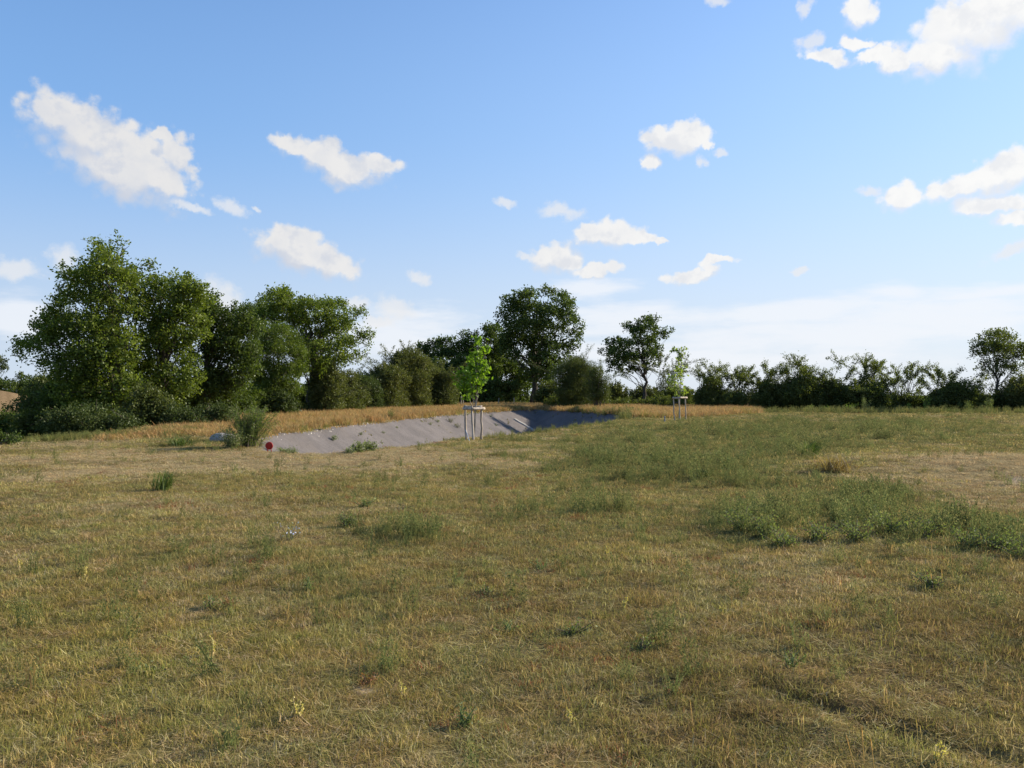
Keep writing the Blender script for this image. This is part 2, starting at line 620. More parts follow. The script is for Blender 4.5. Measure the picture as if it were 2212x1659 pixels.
def leaf_mat(name, dark, light, trans=0.35, gloss=0.015):
    m, g, out = new_mat(name)
    at_ = g.n('ShaderNodeAttribute', attribute_name='tint')
    c = g.mix(at_.outputs['Fac'], dark, light)
    di = g.n('ShaderNodeBsdfDiffuse')
    tr = g.n('ShaderNodeBsdfTranslucent')
    gl = g.n('ShaderNodeBsdfGlossy')
    gl.inputs['Roughness'].default_value = 0.45
    gl.inputs['Color'].default_value = (.8, .85, .8, 1)
    g.link(c, di.inputs[0])
    c2 = g.mix(1.0, c, (1.25, 1.35, .55, 1), 'MULTIPLY')
    g.link(c2, tr.inputs[0])
    m1 = g.n('ShaderNodeMixShader')
    m1.inputs[0].default_value = trans
    g.link(di.outputs[0], m1.inputs[1])
    g.link(tr.outputs[0], m1.inputs[2])
    m2 = g.n('ShaderNodeMixShader')
    m2.inputs[0].default_value = gloss
    g.link(m1.outputs[0], m2.inputs[1])
    g.link(gl.outputs[0], m2.inputs[2])
    g.link(m2.outputs[0], out.inputs[0])
    return m


def grass_mat(name, trans=0.42, patch=0.42):
    m, g, out = new_mat(name)
    at_ = g.n('ShaderNodeAttribute', attribute_name='col')
    geo = g.n('ShaderNodeNewGeometry')
    nz = g.noise(geo.outputs['Position'], 0.7, 4, 0.6)
    k = g.math('MULTIPLY_ADD', nz, patch * 2, 1 - patch)
    nz2 = g.noise(geo.outputs['Position'], 2.3, 3, 0.6)
    warm = g.mix(g.smooth(nz2, .35, .65), (1.0, 1.0, .9, 1), (1.08, .93, .85, 1))
    c = g.mix(1.0, at_.outputs['Color'], warm, 'MULTIPLY')
    sc = g.n('ShaderNodeVectorMath', operation='SCALE')
    g.link(c, sc.inputs[0])
    g.link(k, sc.inputs['Scale'])
    di = g.n('ShaderNodeBsdfDiffuse')
    tr = g.n('ShaderNodeBsdfTranslucent')
    g.link(sc.outputs[0], di.inputs[0])
    g.link(sc.outputs[0], tr.inputs[0])
    m1 = g.n('ShaderNodeMixShader')
    m1.inputs[0].default_value = trans
    g.link(di.outputs[0], m1.inputs[1])
    g.link(tr.outputs[0], m1.inputs[2])
    g.link(m1.outputs[0], out.inputs[0])
    return m


def plain_mat(name, c1, c2, scale=20, rough=.85, stretch=None, bump=0.3):
    m, g, out = new_mat(name)
    tc = g.n('ShaderNodeTexCoord')
    v = tc.outputs['Object']
    if stretch:
        mp = g.n('ShaderNodeMapping')
        mp.inputs['Scale'].default_value = stretch
        g.link(v, mp.inputs['Vector'])
        v = mp.outputs[0]
    nz = g.noise(v, scale, 6, .65)
    c = g.mix(g.smooth(nz, .35, .65), c1, c2)
    b = g.n('ShaderNodeBsdfPrincipled')
    b.inputs['Roughness'].default_value = rough
    b.inputs['Specular IOR Level'].default_value = 0.25
    g.link(c, b.inputs['Base Color'])
    if bump:
        bp = g.n('ShaderNodeBump')
        bp.inputs['Strength'].default_value = bump
        bp.inputs['Distance'].default_value = 0.02
        g.link(nz, bp.inputs['Height'])
        g.link(bp.outputs[0], b.inputs['Normal'])
    g.link(b.outputs[0], out.inputs[0])
    return m


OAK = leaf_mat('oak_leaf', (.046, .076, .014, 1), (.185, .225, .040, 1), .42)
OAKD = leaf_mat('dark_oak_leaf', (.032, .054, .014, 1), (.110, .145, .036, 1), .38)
ASH = leaf_mat('ash_leaf', (.050, .085, .015, 1), (.150, .185, .036, 1), .4)
BRAMBLE = leaf_mat('bramble_leaf', (.038, .055, .018, 1), (.088, .112, .038, 1), .3, .012)
SHRUB = leaf_mat('shrub_leaf', (.060, .075, .024, 1), (.140, .150, .052, 1), .35)
RUSTY = leaf_mat('rusty_shrub_leaf', (.055, .072, .022, 1), (.145, .145, .048, 1), .38)
HAWTHORN = leaf_mat('hawthorn_leaf', (.045, .060, .018, 1), (.140, .160, .046, 1), .45)
WILLOW = leaf_mat('willow_leaf', (.060, .078, .022, 1), (.110, .125, .038, 1), .3)
YOUNG = leaf_mat('young_tree_leaf', (.095, .175, .018, 1), (.215, .330, .034, 1), .45)
YOUNGY = leaf_mat('pale_young_tree_leaf', (.16, .22, .04, 1), (.30, .36, .09, 1), .45)
FARM = leaf_mat('far_leaf', (.040, .055, .024, 1), (.085, .105, .042, 1), .25)
WEED = leaf_mat('weed_leaf', (.100, .130, .048, 1), (.225, .255, .110, 1), .38)
WEEDY = leaf_mat('bright_weed_leaf', (.09, .15, .03, 1), (.20, .27, .05, 1), .4)
DOCK = leaf_mat('dock_seed', (.20, .095, .05, 1), (.32, .17, .085, 1), .3)
RUSH = leaf_mat('rush_blade', (.055, .090, .024, 1), (.135, .175, .050, 1), .3)
SPIKE = leaf_mat('yellow_seed_spike', (.42, .36, .10, 1), (.68, .58, .24, 1), .35)
CHICORY = leaf_mat('chicory_flower', (.26, .30, .50, 1), (.45, .50, .68, 1), .3)
SPRIG = leaf_mat('willow_sprig_leaf', (.070, .105, .026, 1), (.190, .230, .066, 1), .4)
DRYLEAF = leaf_mat('dry_stem_leaf', (.22, .15, .07, 1), (.40, .29, .15, 1), .3)
BARK = plain_mat('bark', (.045, .038, .030, 1), (.105, .090, .072, 1), 9, .95, (1, 1, .25), .8)
PALEBARK = plain_mat('pale_bark', (.20, .17, .13, 1), (.36, .32, .27, 1), 14, .9, (1, 1, .2), .5)
TWIG = plain_mat('twig', (.075, .060, .045, 1), (.15, .125, .095, 1), 12, .9, None, 0)
STAKE = plain_mat('stake_wood', (.27, .22, .17, 1), (.50, .43, .36, 1), 16, .85, (1, 1, .15), .4)
GRASS = grass_mat('grass_blade')
TALLGRASS = grass_mat('tall_grass_blade', .35, .3)


def ground_mat():
    m, g, out = new_mat('ground_thatch')
    at_ = g.n('ShaderNodeAttribute', attribute_name='col')
    geo = g.n('ShaderNodeNewGeometry')
    p = geo.outputs['Position']
    nz = g.noise(p, 34, 8, .75)
    nf = g.noise(p, 3.2, 5, .65)
    k = g.math('MULTIPLY', g.math('MULTIPLY_ADD', nz, 2.2, -.28), g.math('MULTIPLY_ADD', nf, .9, .55))
    sc = g.n('ShaderNodeVectorMath', operation='SCALE')
    g.link(at_.outputs['Color'], sc.inputs[0])
    g.link(k, sc.inputs['Scale'])
    b = g.n('ShaderNodeBsdfPrincipled')
    b.inputs['Roughness'].default_value = 1.0
    b.inputs['Specular IOR Level'].default_value = 0.0
    g.link(sc.outputs[0], b.inputs['Base Color'])
    bp = g.n('ShaderNodeBump')
    bp.inputs['Strength'].default_value = .7
    bp.inputs['Distance'].default_value = .03
    g.link(nz, bp.inputs['Height'])
    g.link(bp.outputs[0], b.inputs['Normal'])
    g.link(b.outputs[0], out.inputs[0])
    return m


def bank_mat():
    m, g, out = new_mat('basin_gravel')
    geo = g.n('ShaderNodeNewGeometry')
    p = geo.outputs['Position']
    n1 = g.noise(p, .55, 4, .6)
    n2 = g.noise(p, 14, 6, .75)
    n3 = g.noise(p, 3.0, 5, .65)
    c = g.mix(g.smooth(n1, .35, .65), (.120, .109, .106, 1), (.152, .137, .132, 1))
    c = g.mix(g.smooth(n3, .50, .70, 0, .75), c, (.098, .089, .086, 1))
    c = g.mix(g.smooth(n2, .30, .46, .7, 0), c, (.075, .068, .066, 1))
    c = g.mix(g.smooth(n2, .62, .74, 0, .6), c, (.22, .20, .19, 1))
    mp = g.n('ShaderNodeMapping')
    mp.inputs['Scale'].default_value = (.22, 2.6, .22)
    g.link(p, mp.inputs['Vector'])
    n4 = g.noise(mp.outputs[0], 1.6, 6, .65)
    c = g.mix(g.smooth(n4, .50, .68, 0, .28), c, (.092, .080, .072, 1))
    n5 = g.noise(p, .35, 3, .6)
    c = g.mix(g.smooth(n5, .48, .66, 0, .45), c, (.150, .131, .117, 1))
    b = g.n('ShaderNodeBsdfPrincipled')
    b.inputs['Roughness'].default_value = .95
    b.inputs['Specular IOR Level'].default_value = .1
    g.link(c, b.inputs['Base Color'])
    bp = g.n('ShaderNodeBump')
    bp.inputs['Strength'].default_value = .8
    bp.inputs['Distance'].default_value = .05
    g.link(n2, bp.inputs['Height'])
    g.link(bp.outputs[0], b.inputs['Normal'])
    g.link(b.outputs[0], out.inputs[0])
    return m


# ------------------------------------------------------------------ ground sheet
def build_ground():
    a1 = np.radians(np.arange(-47, 47.01, 0.22))
    a2 = np.radians(np.arange(50, 310, 6.0))
    ang = np.concatenate([a1, a2])
    rad = [0.0, 0.6]
    while rad[-1] < 4500:
        r = rad[-1]
        k = 1.016 if r < 18 else (1.0085 if r < 90 else 1.06)
        rad.append(r * k + 0.002)
    rad = np.array(rad[1:])
    A, Rr = np.meshgrid(ang, rad)
    x, y = Rr * np.sin(A), Rr * np.cos(A)
    shp = x.shape
    xf, yf = x.ravel(), y.ravel()
    z = height(xf, yf)
    v = np.stack([xf, yf, z], 1)
    v = np.concatenate([v, [[0, 0, H(0, 0)]]])
    nr, na = shp
    i = np.arange(nr - 1)[:, None]
    j = np.arange(na)[None, :]
    j2 = (j + 1) % na
    q = np.stack([i * na + j, (i + 1) * na + j, (i + 1) * na + j2, i * na + j2], -1).reshape(-1, 4)[:, ::-1]
    c = len(v) - 1
    fan = np.stack([np.full(na, c), np.arange(na), (np.arange(na) + 1) % na], 1)[:, ::-1]
    sd = rim_sd(xf, yf)
    ins = (sd[q].mean(1) > 0.02)
    col = np.concatenate([ground_color(xf, yf), [C_THATCH]])
    gnd = mesh_obj('ground', v, [q[~ins], fan], ground_mat(), smooth=True)
    vert_color(gnd, 'col', col)
    tag(gnd, 'dry field of mown grass running to the horizon', None, None, 'structure')
    qb = q[ins]
    used, inv = np.unique(qb, return_inverse=True)
    bank = mesh_obj('terrain_basin_bank', v[used], [inv.reshape(-1, 4)], bank_mat(), smooth=True)
    tag(bank, 'bare grey sloping banks of the excavated basin', None, None, 'structure')


build_ground()


# ------------------------------------------------------------------ grass
def blade_tuft(rg, n, rad, hmin, hmax, wid, lean, cols, curve=.5, seg=2):
    """one tuft of curved grass blades; returns verts, quads, face colours"""
    r = rad * np.sqrt(rg.random(n))
    th = rg.random(n) * 2 * np.pi
    base = np.stack([r * np.cos(th), r * np.sin(th), np.full(n, -0.012)], 1)
    h = rg.uniform(hmin, hmax, n)
    la = rg.random(n) * 2 * np.pi
    lm = np.abs(rg.normal(0, lean, n))
    d = np.stack([np.cos(la) * lm, np.sin(la) * lm, np.ones(n)], 1)
    d = norm(d)
    side = norm(np.stack([-np.sin(la), np.cos(la), np.zeros(n)], 1) + rg.normal(0, .5, (n, 3)) * np.array([1, 1, 0]))
    w = (wid * rg.uniform(.6, 1.3, n))[:, None]
    mid = base + d * (h * .55)[:, None]
    tip = base + d * h[:, None] + np.stack([np.cos(la), np.sin(la), -np.ones(n) * .5], 1) * (h * curve * rg.random(n) * .6)[:, None]
    v = np.stack([base - side * w, base + side * w, mid + side * w * .8, mid - side * w * .8, tip + side * w * .18, tip - side * w * .18], 1).reshape(-1, 3)
    o = np.arange(n)[:, None] * 6
    f = np.stack([o + [0, 1, 2, 3], o + [3, 2, 4, 5]], 1).reshape(-1, 4)
    cols = np.asarray(cols)
    ci = cols[rg.integers(0, len(cols), n)] * rg.uniform(.72, 1.28, (n, 1))
    return v, f, np.repeat(ci, 2, 0)


S_STRAW = [(0.464, 0.397, 0.168), (0.390, 0.320, 0.123), (0.305, 0.269, 0.101), (0.244, 0.231, 0.085), (0.561, 0.512, 0.258)]
S_TAN = [(0.481, 0.393, 0.230), (0.413, 0.330, 0.184), (0.551, 0.483, 0.311), (0.344, 0.279, 0.150)]
S_OLIVE = [(0.268, 0.263, 0.067), (0.220, 0.231, 0.062), (0.329, 0.301, 0.090), (0.171, 0.186, 0.051), (0.366, 0.333, 0.123)]
S_BROWN = [(0.273, 0.213, 0.099), (0.213, 0.161, 0.076), (0.332, 0.271, 0.127), (0.154, 0.136, 0.064), (0.237, 0.219, 0.087)]
S_GREEN = [(0.153, 0.183, 0.065), (0.124, 0.159, 0.059), (0.212, 0.224, 0.088), (0.260, 0.248, 0.106), (0.112, 0.142, 0.053)]
S_RED = [(.26, .10, .055), (.20, .085, .05), (.32, .15, .08)]
S_OCHRE = [(.46, .31, .135), (.40, .26, .11), (.50, .37, .19), (.34, .24, .11), (.40, .32, .15)]


def proto(coll, idx, kind, v, f, c, mat):
    o = mesh_obj('%s_%02d' % (kind, idx), v, f, mat, link=False)
    face_color(o, 'col', c)
    coll.objects.link(o)


def leafy_weed(rg, n, h, spread, size, cols):
    """small broadleaf weed as stems with little leaves"""
    vs, fs, cs, k = [], [], [], 0
    for _ in range(n):
        la = rg.random() * 2 * np.pi
        hh = h * rg.uniform(.5, 1.1)
        m = int(14 * rg.uniform(.7, 1.3))
        t = rg.uniform(.08, 1, m)[:, None]
        tip = np.array([math.cos(la) * spread * rg.random(), math.sin(la) * spread * rg.random(), hh])
        b = rg.normal(0, spread * .25, 3) * np.array([1, 1, 0])
        c = b + (tip - b) * t + rg.normal(0, size * .5, (m, 3))
        c[:, 2] = np.abs(c[:, 2])
        v, f = leaf_quads(c, size, rg, up=.4, aspect=.38)
        vs.append(v)
        fs.append(f + k)
        k += len(v)
        cc = np.asarray(cols)[rg.integers(0, len(cols), m)] * rg.uniform(.75, 1.25, (m, 1))
        cs.append(cc)
        # stem
        w = .0025
        sv = np.array([b + [-w, 0, 0], b + [w, 0, 0], tip + [w * .4, 0, 0], tip - [w * .4, 0, 0]])
        vs.append(sv)
        fs.append(np.arange(4)[None] + k)
        k += 4
        cs.append(np.array([cols[0]]))
    return np.concatenate(vs), np.concatenate(fs), np.concatenate(cs)


def spike_tuft(rg, n, h):
    """thin dry stalks with a pale seed spike"""
    vs, fs, cs, k = [], [], [], 0
    for _ in range(n):
        la = rg.random() * 2 * np.pi
        hh = h * rg.uniform(.6, 1.15)
        b = np.append(rg.normal(0, .03, 2), 0)
        tip = b + np.array([math.cos(la) * .1 * hh, math.sin(la) * .1 * hh, hh])
        for ax in ([1, 0, 0], [0, 1, 0]):
            ax = np.array(ax)
            w = .0016
            v = [b - ax * w, b + ax * w, tip + ax * w, tip - ax * w]
            m0 = b + (tip - b) * .62
            m1 = b + (tip - b) * .82
            w2 = .0034 * rg.uniform(.6, 1.2)
            v += [m0 - ax * w, m0 + ax * w, m1 + ax * w2, m1 - ax * w2, tip + ax * w * .5, tip - ax * w * .5]
            vs.append(np.array(v))
            fs.append(np.array([[0, 1, 2, 3], [4, 5, 6, 7], [7, 6, 8, 9]]) + k)
            k += 10
            base = np.array([.56, .46, .19]) if rg.random() < .7 else np.array([.34, .25, .13])
            cs.append(np.stack([base * .8, base * 1.15, base * 1.15]))
    return np.concatenate(vs), np.concatenate(fs), np.concatenate(cs)


def make_scatter(name, label, coll, pos, rot, scl, idx):
    n = len(pos)
    me = bpy.data.meshes.new(name)
    me.vertices.add(n)
    me.vertices.foreach_set('co', np.asarray(pos, np.float32).ravel())
    a = me.attributes.new('rot', 'FLOAT_VECTOR', 'POINT')
    a.data.foreach_set('vector', np.asarray(rot, np.float32).ravel())
    a = me.attributes.new('scl', 'FLOAT_VECTOR', 'POINT')
    a.data.foreach_set('vector', np.asarray(scl, np.float32).ravel())
    a = me.attributes.new('idx', 'INT', 'POINT')
    a.data.foreach_set('value', np.asarray(idx, np.int32))
    o = bpy.data.objects.new(name, me)
    COL.objects.link(o)
    ng = bpy.data.node_groups.new(name + '_nodes', 'GeometryNodeTree')
    ng.interface.new_socket('Geometry', in_out='INPUT', socket_type='NodeSocketGeometry')
    ng.interface.new_socket('Geometry', in_out='OUTPUT', socket_type='NodeSocketGeometry')
    N = ng.nodes
    gi, go = N.new('NodeGroupInput'), N.new('NodeGroupOutput')
    ci = N.new('GeometryNodeCollectionInfo')
    ci.inputs['Collection'].default_value = coll
    ci.inputs['Separate Children'].default_value = True
    ci.inputs['Reset Children'].default_value = True
    ip = N.new('GeometryNodeInstanceOnPoints')
    ip.inputs['Pick Instance'].default_value = True
    er = N.new('FunctionNodeEulerToRotation')

    def attr(nm, t):
        q = N.new('GeometryNodeInputNamedAttribute')
        q.data_type = t
        q.inputs['Name'].default_value = nm
        return q.outputs['Attribute']
    L = ng.links.new
    L(gi.outputs[0], ip.inputs['Points'])
    L(ci.outputs[0], ip.inputs['Instance'])
    L(attr('idx', 'INT'), ip.inputs['Instance Index'])
    L(attr('rot', 'FLOAT_VECTOR'), er.inputs[0])
    L(er.outputs[0], ip.inputs['Rotation'])
    L(attr('scl', 'FLOAT_VECTOR'), ip.inputs['Scale'])
    L(ip.outputs[0], go.inputs[0])
    md = o.modifiers.new('scatter', 'NODES')
    md.node_group = ng
    tag(o, label, None, None, 'stuff')
    return o


def polar_points(rg, n, d0, d1, az=44):
    D = np.sqrt(rg.uniform(d0 * d0, d1 * d1, n))
    a = np.radians(rg.uniform(-az, az, n))
    return D * np.sin(a), D * np.cos(a)


def build_grass():
    rg = np.random.default_rng(11)
    coll = bpy.data.collections.new('grass_tufts')
    kinds = [('straw', S_STRAW), ('tan', S_TAN), ('olive', S_OLIVE), ('brown', S_BROWN), ('green', S_GREEN), ('red', S_RED)]
    NV = 5
    k = 0
    for nm, cols in kinds:
        for q in range(NV):
            tall = 1.25 if nm == 'green' else (.8 if nm == 'tan' else 1.0)
            cc = list(cols) + (list(S_OLIVE[:2]) if nm in ('straw', 'brown') else []) + (list(S_STRAW[:2]) if nm in ('olive', 'green') else [])
            v, f, c = blade_tuft(rg, 75, .105, .015 * tall, .066 * tall, .0019, .75, cc, curve=.9)
            proto(coll, k, 'tuft', v, f, c, GRASS)
            k += 1
    # 30.. broadleaf weeds, 36.. seed spikes
    for q in range(6):
        v, f, c = leafy_weed(rg, 13, .17, .13, .019, S_GREEN + [(.12, .16, .07)])
        proto(coll, k, 'tuft', v, f, c, GRASS)
        k += 1
    for q in range(6):
        v, f, c = spike_tuft(rg, 3, .17)
        proto(coll, k, 'tuft', v, f, c, GRASS)
        k += 1
    # 42.. flattened dead straw
    for q in range(5):
        v, f, c = blade_tuft(rg, 46, .13, .04, .12, .0019, 3.0, S_STRAW + S_TAN + S_BROWN, curve=.3)
        v[:, 2] = np.abs(v[:, 2]) * .45
        proto(coll, k, 'tuft', v, f, c, GRASS)
        k += 1
    P, RO, SC, IX = [], [], [], []
    for (d0, d1, dens, sxy, sz) in ((1.0, 5, 190, .85, .95), (5, 9, 150, 1.0, 1.0), (9, 16, 80, 1.3, 1.0), (16, 28, 30, 1.9, 1.05), (28, 50, 11, 2.9, 1.15), (50, 84, 4.2, 4.4, 1.3)):
        az = 85 if d1 < 6 else (70 if d1 < 10 else (56 if d1 < 17 else 48))
        area = math.radians(az * 2) / 2 * (d1 * d1 - d0 * d0)
        n = int(area * dens)
        x, y = polar_points(rg, n, d0, d1, az)
        keep = (rim_sd(x, y) < 0.05) & (poly_sdf(FIELD_EDGE, x, y) < 3)
        keep &= (track_d(x, y) > 0.06) | (rg.random(n) < .45)
        g, t, o, b, ba = masks(x, y)
        keep &= rg.random(n) > smoothstep(.35, .9, ba) * .93
        thin = NC(x, y, s=2.6, octaves=3)
        keep &= rg.random(n) < (.72 + 1.1 * smoothstep(.3, .55, thin))
        x, y, g, t, o, b = (q[keep] for q in (x, y, g, t, o, b))
        n = len(x)
        r = rg.normal(0, .32, (6, n))
        score = np.stack([np.full(n, .35) + r[0], t + r[1], o + r[2] - .05, b + r[3] - .05, g + r[4] - .05, np.full(n, -.75) + r[5] + .9 * (NB(x, y, s=3.1) > .66)])
        kind = score.argmax(0)
        idx = kind * NV + rg.integers(0, NV, n)
        s = rg.uniform(.7, 1.3, n)
        hm = .60 + .75 * NA(x, y, s=2.2, octaves=2) - .25 * smoothstep(.3, 1, t) + .35 * smoothstep(.5, 1.2, g)
        z = height(x, y)
        P.append(np.stack([x, y, z], 1))
        RO.append(np.stack([rg.normal(0, .12, n), rg.normal(0, .12, n), rg.random(n) * 6.283], 1))
        SC.append(np.stack([s * sxy, s * sxy, s * sz * hm], 1))
        IX.append(idx)
        # flattened straw between the tufts
        if d1 <= 16:
            nl = int(area * dens * .55)
            xl, yl = polar_points(rg, nl, d0, d1, az)
            kp = (rim_sd(xl, yl) < 0) & (rg.random(nl) > smoothstep(.5, 1.1, blobs(xl, yl, BARE)) * .8)
            xl, yl = xl[kp], yl[kp]
            nl = len(xl)
            P.append(np.stack([xl, yl, height(xl, yl) + .004], 1))
            RO.append(np.stack([np.zeros(nl), np.zeros(nl), rg.random(nl) * 6.283], 1))
            q = rg.uniform(.7, 1.3, nl)
            SC.append(np.stack([q * sxy, q * sxy, q], 1))
            IX.append(42 + rg.integers(0, 5, nl))
        # weeds among the grass
        m = rg.random(n) < (.014 + .26 * smoothstep(.45, 1.3, g)) * (1 if d1 < 30 else .6)
        k2 = m.sum()
        P.append(np.stack([x[m] + .03, y[m], z[m]], 1))
        RO.append(np.stack([rg.normal(0, .12, k2), rg.normal(0, .12, k2), rg.random(k2) * 6.283], 1))
        w = rg.uniform(.6, 1.35, k2) * (.8 + .5 * smoothstep(.6, 1.4, g[m]))
        SC.append(np.stack([w * max(1, sxy * .75), w * max(1, sxy * .75), w * (1.25 + .12 * sxy)], 1))
        IX.append(30 + rg.integers(0, 6, k2))
        pn = NB(x, y, s=.8, octaves=3)
        m = rg.random(n) < (.030 * smoothstep(.42, .62, pn) + .006) * (1.6 if d1 < 10 else 1)
        k2 = m.sum()
        P.append(np.stack([x[m], y[m] + .02, z[m]], 1))
        RO.append(np.stack([rg.normal(0, .10, k2), rg.normal(0, .10, k2), rg.random(k2) * 6.283], 1))
        w = rg.uniform(.4, .95, k2)
        SC.append(np.stack([w * max(1, sxy * .8), w * max(1, sxy * .8), w], 1))
        IX.append(36 + rg.integers(0, 6, k2))
    make_scatter('grass', 'short dry grass covering the field', coll, np.concatenate(P), np.concatenate(RO), np.concatenate(SC), np.concatenate(IX))

    # tall ochre grass on the bank behind the basin
    coll2 = bpy.data.collections.new('tall_grass_tufts')
    for q in range(8):
        cc = S_OCHRE if q < 6 else S_OLIVE + S_OCHRE[:2]
        v, f, c = blade_tuft(rg, 70, .30, .22, .55, .006, .22, cc, curve=.35)
        proto(coll2, q, 'tall_tuft', v, f, c, TALLGRASS)
    n = 42000
    x, y = polar_points(rg, n, 24, 100, 34)
    s = np.maximum(poly_sdf(STRIP, x, y), poly_sdf(STRIP2, x, y))
    keep = (s > -.6 + .8 * rg.random(n)) & (rim_sd(x, y) < -.25) & (poly_sdf(FIELD_EDGE, x, y) < 1.5)
    x, y = x[keep], y[keep]
    n = len(x)
    sz = rg.uniform(.65, 1.2, n) * (.55 + .8 * NA(x, y, s=.35))
    near = smoothstep(28, 50, y)
    sz *= .45 + .55 * near
    wd = rg.uniform(1.0, 1.7, n) * (1 + y / 90)
    pick = np.where(rg.random(n) < .8, rg.integers(0, 6, n), rg.integers(6, 8, n))
    make_scatter('tall_dry_grass', 'tall ochre dry grass along the basin rim and hedge', coll2, np.stack([x, y, height(x, y)], 1),
                 np.stack([rg.normal(0, .06, n), rg.normal(0, .06, n), rg.random(n) * 6.28], 1), np.stack([wd, wd, sz], 1), pick)

    # rank green growth at the hedge foot, the field edge and the far basin rim
    coll3 = bpy.data.collections.new('rank_growth')
    for q in range(4):
        v, f, c = blade_tuft(rg, 46, .22, .18, .52, .008, .3, S_GREEN + S_OLIVE[:2], curve=.5)
        proto(coll3, q, 'rank_tuft', v, f, c, TALLGRASS)
    for q in range(4, 8):
        v, f, c = leafy_weed(rg, 12, .5, .22, .06, S_GREEN + [(.16, .21, .07)])
        proto(coll3, q, 'rank_tuft', v, f, c, TALLGRASS)
    pts = []
    for (a, b, n, w) in ((ground_xy(1600, 891), ground_xy(2330, 893), 900, 1.3), (ground_xy(-60, 958), ground_xy(250, 945), 420, .7), (ground_xy(250, 945), ground_xy(460, 928), 220, 1.0),
                         ((6.6, 49.5), (8.9, 60.0), 260, .5), ((8.9, 60.0), (5.5, 75.0), 200, .6), ((-.8, 29.2), (5.2, 43.4), 130, .4), ((-9.9, 32.0), (-7.2, 50.0), 60, .2)):
        t = rg.random(n)
        gate = NA(t * 40, np.full(n, a[1]), s=.9, octaves=2) > .40
        p = np.array(a) + (np.array(b) - np.array(a)) * t[:, None] + rg.normal(0, w, (n, 2)) * np.array([.4, 1])
        p = p[gate]
        pts.append(p[rim_sd(p[:, 0], p[:, 1]) < .3])
    p = np.concatenate(pts)
    n = len(p)
    s = rg.uniform(.45, 1.35, n) * np.where(p[:, 1] < 48, .45, 1.0)
    make_scatter('rank_weeds', 'rank green weeds fringing the hedge foot, field edge and basin rim', coll3, np.stack([p[:, 0], p[:, 1], height(p[:, 0], p[:, 1])], 1),
                 np.stack([rg.normal(0, .1, n), rg.normal(0, .1, n), rg.random(n) * 6.28], 1), np.stack([s, s, s], 1), rg.integers(0, 8, n))

    # sparse seedlings and clods on the bare bank
    coll4 = bpy.data.collections.new('bank_growth')
    for q in range(4):
        v, f, c = leafy_weed(rg, 5, .10, .09, .035, S_GREEN + S_BROWN[:2])
        proto(coll4, q, 'bank_tuft', v, f, c, GRASS)
    for q in range(4, 7):
        v, f, c = blade_tuft(rg, 26, .08, .05, .16, .005, .6, S_STRAW + S_OLIVE, curve=.8)
        proto(coll4, q, 'bank_tuft', v, f, c, GRASS)
    n = 2600
    x, y = rg.uniform(-10, 9, n), rg.uniform(22, 83, n)
    dd = rim_sd(x, y)
    keep = (dd > 0) & (NA(x, y, s=.55, octaves=3) + rg.normal(0, .05, n) + .14 * np.exp(-dd / .5) > .64)
    x, y = x[keep], y[keep]
    n = len(x)
    s = rg.uniform(.5, 1.6, n)
    make_scatter('bank_seedlings', 'sparse seedlings and dry wisps dotted over the grey bank', coll4, np.stack([x, y, height(x, y)], 1),
                 np.stack([rg.normal(0, .2, n), rg.normal(0, .2, n), rg.random(n) * 6.28], 1), np.stack([s, s, s], 1), rg.integers(0, 7, n))


build_grass()


# ------------------------------------------------------------------ trees and shrubs
REG = {'a': (.3124, 0.0, .3124, 483.9), 'b': (.2603, 466.6, .2603, 587.5), 'c': (.2603, 950.4, .2603, 587.5),
       'd': (.1797, 1417.0, .1797, 674.0), 'e': (.1953, 1780.0, .1953, 674.0), 'p': (1, 0, 1, 0)}


def rp(reg, zx, zy):
    kx, ox, ky, oy = REG[reg]
    return ox + zx * kx, oy + zy * ky


